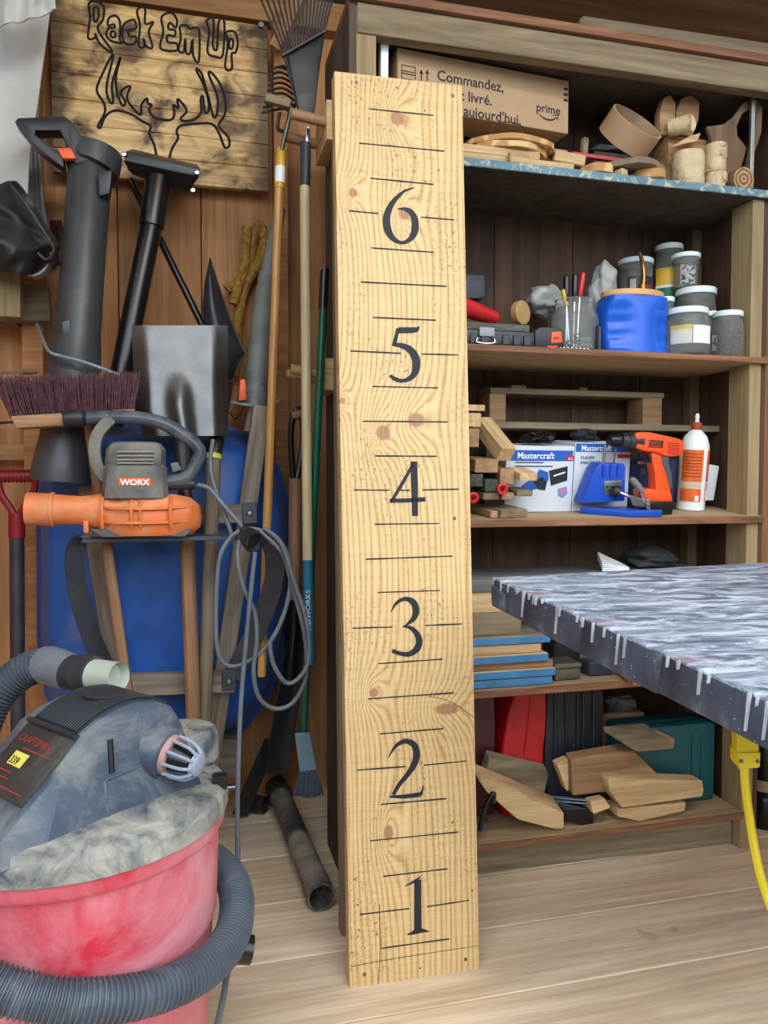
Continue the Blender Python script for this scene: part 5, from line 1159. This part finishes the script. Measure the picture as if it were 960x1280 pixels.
add('box', MB().box((P(726, 600, 1.88).x, 1.890, Z2+e_), (P(741, 600, 1.88).x, 1.898, Z2+.040)), M_glass, gl, bev=.002)
o = block('black_bottle', 'slim black bottle between the jar and blue canister', 'bottle', 746, Z2+e_, (.014, .014, .07), 0, 1.89, M_blackg, bev=.004)
tr = thing('brass_torch', 'brass torch nozzle rising behind the blue canister', 'torch', (P(803, 600, 2.07).x, 2.07, zr))
cord('pipe', [P(803, 362, 2.072), P(805, 345, 2.07), P(803, 328, 2.07), P(799, 314, 2.06)], .006, M_brass, tr); rod('base', Vector((P(803, 600, 2.075).x, 2.075, zr)), P(803, 356, 2.075), .012, M_brass, tr)
# ================================================================= third shelf, back ledge
pt = thing('small_pallet', 'low wooden tray board on two end blocks on the back ledge', 'tray', (P(720, 600, 2.08).x, 2.08, Z35))
zb = Z35+e_; xa, xb = P(612, 600, 2.07).x, P(828, 600, 2.07).x; hp2 = zt_(720, 488, 2.07)-Z35
add('top_board', MB().box((xa, 2.068, zb+hp2-.016), (xb, 2.165, zb+hp2)), M_greyx, pt, bev=.0015)
add('end_block', MB().box((xa, 2.072, zb), (xa+.05, 2.16, zb+hp2-.0165)), M_brownx, pt, bev=.002); add('end_block', MB().box((xb-.07, 2.072, zb), (xb-.004, 2.16, zb+hp2-.0165)), M_brownx, pt, bev=.002)
block('ledge_offcut', 'small offcut lying on the tray board near its left end', 'wood block', 645, zb+hp2+e_, (.05, .03, .012), 8, 2.11, M_greyx); block('ledge_offcut', 'small offcut lying on the tray board near its middle', 'wood block', 726, zb+hp2+e_, (.025, .03, .012), -6, 2.11, M_greyx)
TOPS3 = set(o.name for o in bpy.data.objects)
# boxes
def carton(name, lab_, px0, px1, ytop, Y, dep, mat, yaw=0):
    a, b = P(px0, 600, Y).x, P(px1, 600, Y).x; zt2 = zt_((px0+px1)/2, ytop, Y)
    t = thing(name, lab_, 'box', ((a+b)/2, Y, Z3)); add('carton', MB().box((a, Y, Z3+e_), (b, Y+dep, zt2)), mat, t, bev=.0015, seg=1)
    return t, a, b, Z3, zt2
M_boxw = plain('white_carton', (206, 212, 218), .55, var=.03); M_boxb = plain('blue_band', (22, 88, 178), .5, var=.05); M_navy = plain('navy_print', (40, 56, 104), .6); M_boxn = plain('navy_carton', (24, 44, 84), .5, var=.06)
Ym = 1.99
def band(t, a, b, z0, z1, Y, mat, nm='printed_band'): return add(nm, MB().box((a, Y-.0009, z0), (b, Y+.0004, z1)), mat, t)
t, a, b, z0, z1 = carton('sander_box', 'white and blue tool carton with a sander picture, left of the pair', 630, 714, 557, Ym, .15, M_boxw)
zf = lambda y: zt_(680, y, Ym)
band(t, a, b-.004, zf(577), zf(563), Ym, M_boxb); text('brand_text', 'Mastercraft', Vector((P(643, 600, Ym).x, Ym-.0011, zf(574))), (1, 0, 0), (0, 0, 1), .027, M_paper, t, squeeze=.9, bold=.015)
band(t, P(704, 600, Ym).x, P(714, 600, Ym).x-.001, zf(576), zf(570), Ym-.0006, M_red, 'red_tag'); text('tag_text', '6A', Vector((P(706, 600, Ym).x, Ym-.0022, zf(575.5))), (1, 0, 0), (0, 0, 1), .013, M_paper, t)
text('box_text', '3 X 21" VARIABLE BELT SANDER', Vector((P(641, 600, Ym).x, Ym-.001, zf(581))), (1, 0, 0), (0, 0, 1), .0075, M_navy, t, squeeze=.8) if False else band(t, P(641, 600, Ym).x, P(676, 600, Ym).x, zf(580), zf(578.4), Ym, M_navy, 'print_line')
band(t, P(641, 600, Ym).x, P(688, 600, Ym).x, zf(585), zf(583.4), Ym, M_navy, 'print_line')
def pic(t, poly, Y, mat, nm): add(nm, MB().prism([P(x, y, Y-.0012) for x, y in poly], (0, .0014, 0)), mat, t)
pic(t, [(651,610),(668,596),(672,588),(683,592),(684,602),(678,612),(660,617),(648,616)], Ym, M_boxb, 'printed_picture'); pic(t, [(684,590),(707,584),(707,603),(687,610)], Ym-.0004, M_ink, 'printed_picture'); pic(t, [(664,604),(676,598),(682,606),(680,616),(672,615)], Ym-.0006, M_ink, 'printed_picture'); pic(t, [(690,596),(704,591),(704,593),(690,598)], Ym-.0008, M_paper, 'printed_picture')
pic(t, [(696,614),(707,611),(708,621),(702,627),(696,623)], Ym, plain('crest_blue', (120, 140, 200), .5), 'printed_crest'); pic(t, [(698,615),(706,613),(706,618),(698,620)], Ym-.0005, plain('crest_red', (200, 120, 120), .5), 'printed_crest')
t, a, b, z0, z1 = carton('planer_box', 'white and blue tool carton printed PLANER, right of the pair', 715, 784, 553, Ym, .15, M_boxw)
zf = lambda y: zt_(748, y, Ym)
band(t, a+.002, b-.001, zf(565), zf(554), Ym, M_boxb); text('brand_text', 'Mastercraft', Vector((P(722, 600, Ym).x, Ym-.0011, zf(563.5))), (1, 0, 0), (0, 0, 1), .024, M_paper, t, squeeze=.85, bold=.015)
text('box_text', 'PLANER', Vector((P(722, 600, Ym).x, Ym-.0006, zf(574.5))), (1, 0, 0), (0, 0, 1), .0125, M_navy, t, bold=.012); text('box_text', 'RABOTEUSE', Vector((P(722, 600, Ym).x, Ym-.0006, zf(581))), (1, 0, 0), (0, 0, 1), .0125, M_navy, t, bold=.012, squeeze=.9)
band(t, P(768, 600, Ym).x, b-.001, zf(573), zf(568), Ym, M_red, 'red_tag'); pic(t, [(728,610),(733,588),(742,585),(745,600),(738,614)], Ym, M_boxb, 'printed_picture'); pic(t, [(733,598),(736,586),(741,590),(739,600)], Ym-.0005, M_ink, 'printed_picture')
t, a, b, z0, z1 = carton('navy_box', 'navy tool carton behind the orange drill', 785, 842, 576, 2.01, .13, M_boxn)
zf = lambda y: zt_(810, y, 2.01)
text('brand_text', 'MASTERCRAFT', Vector((P(793, 600, 2.01).x, 2.0088, zf(582))), (1, 0, 0), (0, 0, 1), .0135, M_paper, t, squeeze=.9, bold=.012)
add('badge', MB().tube([P(799, 592, 2.009), P(799, 592, 2.0105)], .011, 18), plain('badge_grey', (70, 84, 112), .5), t); add('badge', MB().tube([P(811, 600, 2.009), P(811, 600, 2.0105)], .008, 18), M_paper, t)
# things lying on the boxes
o = lump('black_harness', 'tangle of black straps lying on the sander carton', 'strap', (P(664, 600, 2.05).x, 2.05, zt_(664, 557, Ym)+.018), .022, (2.3, 1.6, .75), M_blackg, .6, 2.4, 3, flat=1, cr=.006)
o = lump('tool_bag', 'blue and black fabric tool bag lying on the planer carton', 'bag', (P(722, 600, 2.06).x, 2.06, zt_(748, 553, Ym)+.016), .026, (1.4, 1.3, .6), plain('blue_black_cloth', (34, 52, 96), .7, dust=(26, 26, 30), dust_amt=(.45, .5), dust_scale=14), .5, 2, 6, flat=1)
# pocket-hole jig
kj = thing('drill_jig', 'blue pocket-hole jig with clamp lever at the front of third shelf', 'jig', (P(775, 600, 1.9).x, 1.9, Z3))
M_jig = plain('jig_blue', (16, 74, 186), .4, var=.06)
yj0 = 1.885
add('base', MB().hexa([P(725,633,1.93), P(730,620,1.93), P(745,620,1.93), P(745,637,1.93)], [P(790,648,yj0), P(790,639,yj0), P(827,636,yj0), P(827,648,yj0)]) if False else MB().prism([Vector((P(x, 600, Y).x, Y, Z3+e_)) for x, Y in ((725, 1.955), (790, 1.866), (828, 1.866), (828, 1.885), (800, 1.89), (780, 1.96))], (0, 0, .020)), M_jig, kj, bev=.003)
add('tower', MB().prism([P(x, y, 1.93) for x, y in ((726,631),(741,585),(747,577),(777,578),(779,584),(780,628))], (0, .05, 0)), M_jig, kj, bev=.003)
for x in (752, 761, 770): rod('guide_rib', P(x, 579, 1.928), P(x, 594, 1.928), .0045, M_jig, kj)
add('guide_plate', MB().prism([P(x, y, 1.9275) for x, y in ((753,601),(775,600),(775,618),(754,620))], (0, .004, 0)), M_steel, kj, bev=.001)
for x in (757, 764, 771): add('guide_hole', MB().lathe([(0, -.0005), (.0035, 0), (0, .0005)], P(x, 609, 1.9268), 10, (0, 1, 0)), M_blackg, kj)
rod('drill_bit', P(751, 582, 1.938), P(752, 553, 1.938), .0042, M_steel, kj); rod('drill_bit', P(764, 580, 1.936), P(765, 558, 1.93), .003, M_steel, kj)
add('clamp_pad', MB().tube([P(765, 613, 1.918), P(771, 615, 1.914), P(773, 615.5, 1.913)], [.016, .017, .008], 16), M_black, kj)
rod('clamp_bolt', P(772, 615, 1.913), P(796, 624, 1.887), .006, M_chrome, kj)
add('clamp_body', MB().hexa([P(784,617,1.885), P(806,624,1.878), P(808,634,1.878), P(790,632,1.885)], [P(784,617,1.898), P(806,624,1.891), P(808,634,1.891), P(790,632,1.898)]), M_steel, kj, bev=.002)
rod('clamp_arm', P(808, 634, 1.882), P(797, 608, 1.882), .005, M_chrome, kj)
add('lever_grip', MB().tube([P(786, 595, 1.882), P(788, 597, 1.882), P(795, 605, 1.882), P(801, 613, 1.882), P(802, 614, 1.882)], [.005, .0095, .0095, .0085, .004], 12), plain('grey_rubber', (120, 122, 120), .6), kj)
add('clamp_post', MB().prism([P(x, y, 1.872) for x, y in ((808,636),(806,624),(811,622),(813,637))], (0, .012, 0)), M_chrome, kj, bev=.001)
# cordless drill
M_dor = plain('drill_orange', (238, 84, 30), .4, var=.04)
dr = thing('cordless_drill', 'orange cordless drill standing on its battery on third shelf', 'drill', (P(822, 600, 1.93).x, 1.93, Z3))
yd = 1.902
bd = add('body', MB().prism([P(x, y, yd) for x, y in ((789,538),(794,535),(808,535),(826,539),(846,544),(851,550),(851,560),(846,567),(830,568),(816,562),(800,560),(791,556))], (0, .055, 0)), M_dor, dr, bev=.010, seg=3)
add('handle', MB().prism([P(x, y, yd+.008) for x, y in ((810,561),(823,562),(826,575),(833,592),(837,612),(838,630),(816,632),(818,612),(816,592),(812,575))], (0, .038, 0)), M_dor, dr, bev=.007, seg=2)
add('grip_pad', MB().prism([P(x, y, yd+.006) for x, y in ((823,566),(833,566),(832,575),(837,590),(839,610),(836,610),(831,595),(825,578))], (0, .042, 0)), plain('grip_grey', (84, 84, 84), .6), dr, bev=.004)
add('trigger', MB().prism([P(x, y, yd+.014) for x, y in ((806,566),(812,565),(813,577),(808,576))], (0, .025, 0)), M_blackg, dr, bev=.003)
add('foot', MB().prism([P(x, y, yd+.004) for x, y in ((803,614),(808,610),(820,612),(838,616),(840,628),(805,627))], (0, .057, 0)), M_dor, dr, bev=.005)
z6 = Z3+e_; xb0, xb1 = P(806, 600, yd).x, P(842, 600, yd).x
add('battery', MB().box((xb0+.004, yd+.002, z6), (xb1, yd+.062, zt_(820, 627, yd))), M_blackg, dr, bev=.005)
gx = P(790, 548, yd+.027)
add('gearbox', MB().tube([gx+Vector((.01, 0, 0)), gx+Vector((-.03, 0, .001)), gx+Vector((-.031, 0, .001)), gx+Vector((-.05, 0, .002))], [.029, .027, .024, .022], 20), M_black, dr)
add('chuck', MB().tube([gx+Vector((-.05, 0, .002)), gx+Vector((-.062, 0, .002)), gx+Vector((-.085, 0, .003)), gx+Vector((-.087, 0, .003))], [.019, .021, .016, .008], 16), M_blackg, dr)
add('badge', MB().prism([P(x, y, yd-.0008) for x, y in ((807,545),(824,546),(824,556),(806,555))], (0, .003, 0)), plain('badge_dark', (90, 40, 24), .5), bd)
text('badge_text', 'BLACK+', P(808, 549.6, yd-.0012), (1, 0, 0), (0, 0, 1), .0085, M_orange, bd); text('badge_text', 'DECKER', P(808, 554.4, yd-.0012), (1, 0, 0), (0, 0, 1), .0085, M_orange, bd)
for k in range(5): beam('vent_slot', P(830, 549+k*3.2, yd-.0005), P(844, 550+k*3.2, yd-.0005), .003, .0025, M_redp, bd, bev=0)
# glue bottle
gbm = thing('glue_bottle', 'white squeeze bottle with orange label and brown cap', 'bottle', (P(863, 600, 2.0).x, 2.0, Z3))
cg_ = Vector((P(863, 600, 2.0).x, 2.0, Z3+e_)); k_ = lambda y: zt_(863, y, 2.0)-Z3
add('bottle', MB().lathe([(0, 0), (.036, 0), (.040, .004), (.041, k_(600)), (.042, k_(565)), (.040, k_(556)), (.032, k_(545)), (.018, k_(538)), (.014, k_(536)), (0, k_(536))], cg_, 32), M_white, gbm)
M_glab = plain('glue_orange', (226, 100, 30), .5, var=.15, ns=60); M_gcr = plain('glue_cream', (206, 188, 150), .6)
for a0_, a1_ in ((-175, -88), (-66, -20)):
    label_wrap(gbm, cg_, .0415, k_(604), k_(562), a0_, a1_, M_glab); label_wrap(gbm, cg_, .0412, k_(612), k_(605), a0_, a1_, M_gcr); label_wrap(gbm, cg_, .0409, k_(630), k_(613), a0_, a1_, M_glab)
label_wrap(gbm, cg_, .0416, k_(629), k_(615), -62, -40, M_paper, 'barcode'); label_wrap(gbm, cg_, .0416, k_(629), k_(622), -112, -98, M_paper, 'label_mark')
for k in range(8): label_wrap(gbm, cg_, .0420, k_(568+k*4.2), k_(566.8+k*4.2), -168, -96, plain('glue_print', (150, 60, 20), .6) if k == 0 else bpy.data.materials['glue_print'], 'print_line')
add('cap', MB().lathe([(0, k_(536)), (.015, k_(536)), (.0155, k_(528)), (.011, k_(526)), (0, k_(526))], cg_, 20), plain('cap_brown', (158, 72, 36), .4), gbm)
add('spout', MB().lathe([(.0, k_(527)), (.007, k_(527)), (.0055, k_(521)), (.0068, k_(520)), (.0045, k_(515)), (0, k_(514.5))], cg_, 14), M_white, gbm)
o = pxprism('white_packet', [(880,632),(882,590),(884,587),(895,589),(895,592),(891,632)], 2.03, .02, M_paper, bev=.001); o.location.z += .006; tag(o, 'slim white printed packet standing right of the glue bottle', 'packet')
for k in range(3): pass
# offcut pile at the left of third shelf
G3 = 'offcuts piled on third shelf'
def stick(name, lab_, p0, p1, w, h, mat, up=(0, 0, 1), cat='offcut'):
    o = beam(name, p0, p1, w, h, mat, None, up, bev=.0015); return tag(o, lab_, cat, G3)
zf3 = lambda x, y, Y: P(x, y, Y)
stick('offcut', 'flat grey board lowest at the front of the pile, end grain towards us', Vector((P(616, 600, 1.985).x, 1.98, Z3+.012)), Vector((P(642, 600, 1.89).x, 1.885, Z3+.012)), .085, .022, M_greyx)
stick('offcut', 'thin brown stick lying left of the flat grey board', Vector((P(590, 600, 2.02).x, 2.02, Z3+.010)), Vector((P(617, 600, 1.89).x, 1.885, Z3+.010)), .022, .018, M_brownx)
def stk(lab_, px, y, w, h, Y1, mat, dz=0.0, dx=0.0):
    p1 = P(px, y, 1.897); return stick('offcut', lab_, p1+Vector((dx, Y1-1.897, dz)), p1, w, h, mat)
M_moss = plain('mossy', (82, 84, 66), .9, var=.3, ns=50); M_dgb = plain('dark_green_block', (70, 78, 64), .9, var=.25, ns=40)
stk('flat brown board end nearest the carton, low in the pile', 655, 618, .045, .016, 1.985, M_greyx)
stk('short flat board end under the right red roller', 634, 622, .034, .018, 2.02, M_brownx)
stk('grey board end at the left beneath the mossy block', 613, 622, .044, .018, 2.02, M_greyx)
stk('mossy dark block at the left of the pile', 594, 602, .036, .032, 2.03, M_moss)
stk('dark green block right of the mossy one', 613, 608.5, .036, .032, 2.03, M_dgb)
stk('pale square block end in the middle of the pile', 606, 584, .065, .035, 2.03, M_brownx)
stk('reddish square block end beside the pale one', 632, 597, .040, .040, 2.03, M_brownx)
stick('offcut', 'long square bar sloping down towards us on the pile', P(598, 536, 2.02), P(630, 570, 1.90), .046, .042, M_pale)
stk('flat pale piece on the right of the pile before the carton', 659, 598, .052, .02, 1.975, M_pale, .012, -.006)
stk('brown block end high at the left behind the ruler', 587, 549, .038, .048, 1.955, M_brownx)
stk('pale block end above the brown one behind the ruler', 588, 527, .040, .036, 2.02, M_pale)
stk('thin pale board topmost of the pile behind the ruler', 588, 512, .06, .016, 2.03, M_pale)
for x, y, l in ((627, 609, 'right'), (591, 621, 'left')):
    p = P(x, y, 1.879); o = thing('toy_roller', 'small red roller in the offcut pile, %s one' % l, 'roller', p, 'red rollers in the offcut pile')
    add('tyre', MB().tube([p+Vector((.0, .012, 0)), p+Vector((0, .011, 0)), p, p+Vector((0, -.001, 0)), p+Vector((0, .004, 0))], [.012, .0155, .0155, .011, .005], 20), M_red, o); add('hub', MB().tube([p+Vector((0, .004, 0)), p+Vector((0, -.003, 0))], .004, 10), M_blackg, o)
# the third shelf sags forward: shelf and everything on it tip by a few degrees
PIV = Matrix.Translation((0, 1.862, .976)); TILT = PIV @ Matrix.Rotation(R(5.5), 4, 'X'); SQ = Matrix.Diagonal((1, 1, .935, 1)) @ PIV.inverted()
for o in [o for o in bpy.data.objects if o.name not in TOPS3 and o.parent is None]:
    o.matrix_basis = (TILT @ SQ if o.type == 'EMPTY' else TILT @ PIV.inverted()) @ WM[o.name]
for nm, dz in (('black_harness', -.0125), ('tool_bag', -.0125)):
    o = bpy.data.objects[nm]; o.matrix_basis = Matrix.Translation((0, -.02, dz)) @ o.matrix_basis
shelf3.matrix_basis = TILT @ PIV.inverted() @ WM[shelf3.name]
# ================================================================= fourth shelf
G4 = 'boards stacked on fourth shelf'
M_blu2 = plain('bright_blue_paint', (66, 132, 184), .55, var=.15, dust=(150, 130, 110), dust_amt=(.6, .66), dust_scale=30)
z = Z4+e_
for i, (xr, h, blue, mt, l) in enumerate(((693, .024, 1, M_greyx, 'lowest blue-edged board of the stack'), (697, .022, 1, M_pale, 'second blue-edged board from the bottom of the stack'), (694, .020, 0, M_brownx, 'plain brown board low in the stack between blue edges'), (688, .022, 1, M_pale, 'third blue-edged board, middle of the stack'), (679, .026, 0, M_pale, 'plain pale board in the stack below the top blue edge'), (690, .022, 1, M_greyx, 'topmost blue-edged board of the stack'))):
    yy = 1.868+random.uniform(0, .02); a, b = .62, P(xr, 600, yy).x
    t = thing('painted_board', l, 'board', ((a+b)/2, yy, z), G4); add('board', MB().box((a, yy+.002, z), (b, 2.12, z+h-.0008)), mt, t, bev=.002, seg=1)
    if blue: add('painted_edge', MB().box((a, yy, z+.0015), (b-.001, yy+.0025, z+h-.003)), M_blu2, t)
    z += h
z += .0
for i, (px, h, mt, l, y1) in enumerate(((640, .062, M_greyx, 'thick dark beam end resting on the blue-edged stack', 2.1), (650, .056, M_pale, 'pale beam end on top of the thick dark one', 2.1))):
    yy = 1.90; o = add('beam_end', MB().box((.60, yy, z), (P(px, 600, yy).x+.03, y1, z+h-.0008)), mt, bev=.002); tag(o, l, 'beam', G4); z += h
zg = z
gp = add('long_grey_plank', MB().box((.60, 1.89, z), (1.50, 2.15, z+.034)), wood('cool_grey_x', (132, 132, 128), (84, 84, 82), 'x', .8, .85, .15), bev=.004); tag(gp, 'long grey plank running behind the work table on the stack', 'plank', G4); zg = z+.034
o = block('plank_prop', 'dark timber propping the long grey plank behind the table', 'timber', 868, Z4+e_, (.07, .07, z-Z4-.002), 0, 2.03, M_darkside)
M_cloth = plain('dark_cloth', (58, 60, 58), .9, var=.2, ns=12)
lump('folded_cloth', 'dark folded cloth lying behind the work table', 'cloth', (P(812, 600, 2.05).x, 2.04, zg+.026), .032, (2.6, 2.0, .95), M_cloth, .35, 1.6, 5, flat=1)
bk = thing('booklet', 'pale booklet with fanned pages beside the dark folded cloth', 'booklet', (P(768, 600, 1.96).x, 1.95, zg))
q = [Vector((P(752, 600, 1.96).x, 1.95, zg+.004)), Vector((P(788, 600, 1.93).x, 1.93, zg+.004)), Vector((P(788, 600, 1.93).x+.03, 2.0, zg+.004)), Vector((P(752, 600, 1.96).x+.03, 2.03, zg+.03))]
for k in range(4): add('page', MB().hexa([p+Vector((0, 0, k*.006*(1 if i_ in (0, 3) else .4))) for i_, p in enumerate(q)], [p+Vector((0, 0, k*.006*(1 if i_ in (0, 3) else .4)+.0035)) for i_, p in enumerate(q)]), M_paper, bk)
tn = thing('metal_tin', 'small rectangular metal tin with rounded lid right of the blue boards', 'tin', (P(712, 600, 1.93).x, 1.93, Z4))
M_tin = plain('tin_metal', (128, 126, 112), .35, .7)
xa, xb = P(696, 600, 1.90).x, P(729, 600, 1.90).x
add('body', MB().box((xa, 1.90, Z4+e_), (xb, 1.98, Z4+.034)), M_tin, tn, bev=.008, seg=3); add('lid', MB().box((xa-.002, 1.898, Z4+.0345), (xb+.002, 1.982, Z4+.048)), M_tin, tn, bev=.006, seg=3)
block('dark_tin', 'dark flat case behind the metal tin', 'case', 704, Z4+e_, (.09, .07, .075), 6, 2.05, M_black, bev=.006)
block('slate_box', 'dark slate box on fourth shelf right of the metal tin', 'box', 748, Z4+e_, (.075, .06, .04), 0, 1.95, plain('slate_box2', (52, 58, 72), .5), bev=.004)
o = beam('wood_stick', P(772, 833, 1.93), P(796, 853, 1.80), .022, .018, M_brownx); tag(o, 'wooden stick poking out from fourth shelf under the table', 'stick')
# ================================================================= bottom shelf
G5 = 'offcuts on the bottom shelf'
def panel5(name, lab_, cat, poly, Y, dep, mat, bev=.008):
    o = pxprism(name, poly, Y, dep, mat, bev=bev, seg=3)
    return tag(o, lab_, cat)
zfl = lambda px, Y: None
def ybot(px, Y): # pixel row of the shelf surface there
    c = Vector((P(px, 600, Y).x, Y, Z5+e_*3))-_C; zc_ = c.dot(_f); return 640-F*c.dot(_u)/zc_
o = panel5('maroon_case', 'dark maroon plastic case at the left of the bottom shelf', 'case', [(570, 868), (618, 866), (620, 900), (618, ybot(618, 2.02)), (570, ybot(570, 2.02))], 2.02, .12, plain('maroon', (92, 40, 48), .4))
rc_ = thing('red_case', 'bright red curved plastic tool case on the bottom shelf', 'case', P(655, ybot(655, 2.0), 2.0))
add('shell', MB().prism([P(x, y, 2.0) for x, y in ((645, 865), (683, 862), (684, 900), (680, 940), (678, ybot(678, 2.0)), (628, ybot(628, 2.0)), (628, 940), (634, 895))], (0, .14, 0)), M_red, rc_, bev=.010, seg=3)
cord('moulded_seam', [P(664, 866, 1.999), P(661, 900, 1.998), P(655, 950, 1.998), P(652, 975, 1.998)], .003, M_red, rc_)
if 0: o = block('red_folder', 'flat deep red folder tucked left of the red case', 'folder', 632, Z5+e_, (.02, .1, .33), 0, 2.085, plain('deep_red', (150, 28, 34), .4))
kc = thing('black_tool_case', 'ribbed black plastic tool case with chrome clasps on the bottom shelf', 'case', P(718, ybot(718, 2.01), 2.01))
M_case = plain('black_case', (42, 46, 54), .45, var=.1)
add('shell', MB().prism([P(x, y, 2.01) for x, y in ((685, 862), (752, 860), (755, 868), (752, ybot(752, 2.01)), (685, ybot(685, 2.01)), (681, 940))], (0, .13, 0)), M_case, kc, bev=.006)
for x in (694, 708, 722, 729, 742): cord('moulded_rib', [P(x, 866, 2.007), P(x, 910, 2.007), P(x-1, 960, 2.007)], .005, M_case, kc)
for x in (720, 754):
    cord('clasp', [P(x-3, 930, 2.0), P(x-3, 945, 1.995), P(x+3, 945, 1.995), P(x+3, 930, 2.0)], .0025, M_chrome, kc)
nb = thing('food_carton', 'brown cardboard carton with small black print behind the black case', 'box', P(779, ybot(779, 2.06), 2.06))
add('carton', MB().prism([P(x, y, 2.084) for x, y in ((752, 892), (805, 890), (805, ybot(805, 2.084)), (752, ybot(752, 2.084)))], (0, .1, 0)), M_card, nb, bev=.002)
text('printed_text', 'NESTLÉ', P(784, 902, 2.0828), (1, 0, 0), (0, 0, 1), .017, M_ink, nb, bold=.012); add('printed_mark', MB().prism([P(x, y, 2.0828) for x, y in ((777,903),(780,897),(783,898),(782,904))], (0, .001, 0)), M_ink, nb)
lump('clear_bag', 'clear plastic bag bulging over the food carton', 'plastic bag', (P(778, 600, 2.10).x, 2.10, P(778, 890, 2.084).z+.022), .034, (1.5, 1.2, .75), plain('clear_bag_m', (150, 154, 156), .25, trans=.4), .35, 2, 3, flat=1)
gc = thing('green_tool_case', 'dark teal plastic power tool case at the right of the bottom shelf', 'case', P(850, ybot(850, 2.0), 2.0))
M_teal = plain('teal_case', (20, 84, 92), .42, var=.08)
zt5 = P(870, 902, 1.98).z
xg0, xg1 = P(792, 600, 2.0).x, P(900, 600, 1.96).x
add('shell', MB().box((xg1-.30, 1.955, Z5+e_), (xg1, 2.015, zt5)), M_teal, gc, bev=.016, seg=3); add('shell', MB().box((xg1-.30, 2.016, Z5+e_), (xg1, 2.08, zt5)), M_teal, gc, bev=.016, seg=3)
for v in (.30, .62): beam('moulded_rib', (xg1-.02-.1*v, 1.953, Z5+.04), (xg1-.02-.1*v, 1.953, zt5-.03), .006, .004, M_teal, gc, up=(0, -1, 0))
# offcuts
def off(lab_, poly, Y, dep, mat, name='offcut', slant=(0, 0, 0), bev=.002):
    o = add(name, MB().prism([P(x, y, Y) for x, y in poly], Vector((slant[0], dep, slant[2]))), mat, bev=bev, seg=1); return tag(o, lab_, 'offcut', G5)
off('dark-edged plank offcut tilted at the left of the bottom shelf', [(612, 950), (686, 968), (680, 995), (604, 978)], 1.965, .03, M_greyx, slant=(0, 0, .02))
off('pale plank offcut with angled ends lying at the front left', [(600, 978), (606, 975), (705, 1016), (705, 1036), (694, 1037), (648, 1025), (637, 1016), (610, 992)], 1.885, .075, M_pale, slant=(0, 0, .018))
off('large brown plank offcut leaning in the middle of the bottom shelf', [(714, 950), (770, 940), (792, 938), (826, 972), (800, 985), (716, 995)], 1.918, .034, M_brownx, slant=(0, 0, .01))
off('narrow end board behind the large brown plank offcut', [(696, 955), (711, 948), (711, 990), (708, 988)], 1.94, .03, M_pale)
tp_ = thing('offcut_board', 'thin grey board balanced on top of the large offcut', 'offcut', P(795, 938, 1.95), G5)
add('board', MB().hexa([P(754,914,1.93), P(796,940,1.875), P(842,936,1.885), P(805,908,1.945)], [P(754,908,1.93), P(796,932,1.875), P(842,930,1.885), P(805,904,1.945)]), M_greyx, tp_, bev=.0015)
off('small brown stub standing at the end of the thin grey board', [(818, 912), (844, 923), (843, 934), (838, 930), (818, 920)], 1.93, .02, M_brownx)
off('thick pale block lying in front, upper of two at the right', [(760, 976), (764, 972), (878, 976), (880, 988), (878, 996), (778, 1010), (762, 990)], 1.878, .05, M_pale)
off('flat pale board under the thick block at the right', [(772, 1012), (858, 1003), (856, 1014), (800, 1027), (772, 1021)], 1.88, .07, M_pale, slant=(0, 0, .0))
off('small stub block beneath the large brown offcut', [(738, 1002), (756, 998), (764, 1010), (742, 1018)], 1.88, .03, M_pale)
ms = thing('metal_strips', 'bundle of thin pale metal strips lying on the bottom shelf', 'metal strips', P(716, 1000, 1.9))
M_strip = plain('strip_metal', (176, 190, 206), .3, .6)
for k in range(3): beam('strip', P(690, 996+k*4.2, 1.975), P(751, 1001+k*4.0, 1.90), .012, .003, M_strip, ms, bev=0)
off('black rubber wedge at the front of the bottom shelf', [(706, 1014), (742, 1011), (742, 1030), (726, 1032), (707, 1024)], 1.90, .05, M_blackg, name='rubber_wedge')
cl = thing('black_clamp', 'black clamp handle at the left end of the bottom shelf', 'clamp', P(604, 1035, 1.89))
cord('arm', [P(600, 1038, 1.872), P(604, 1018, 1.872), P(611, 1000, 1.872), P(617, 992, 1.872), P(616, 1004, 1.868)], .007, M_blackg, cl); cord('arm', [P(600, 1010, 1.874), P(606, 1022, 1.874), P(612, 1025, 1.874)], .006, M_blackg, cl); add('tip', MB().ball(P(601, 1037, 1.872), .007), plain('blue_tip', (30, 80, 200), .4), cl)
# outside right of the unit
bt_ = thing('black_canister', 'black canister with pale band standing right of the shelving unit', 'canister', (P(962, 600, 1.99).x, 1.99, 0))
cb_ = Vector((P(968, 600, 1.99).x, 2.0, .0006)); 
add('body', MB().lathe([(0, 0), (.05, 0), (.055, .01), (.055, .09), (.05, .10), (.055, .11), (.056, .36), (.03, .40), (0, .40)], cb_, 24), M_blackg, bt_); label_wrap(bt_, cb_, .0565, .12, .155, -180, 0, plain('paper_band', (150, 128, 100), .7), 'band')
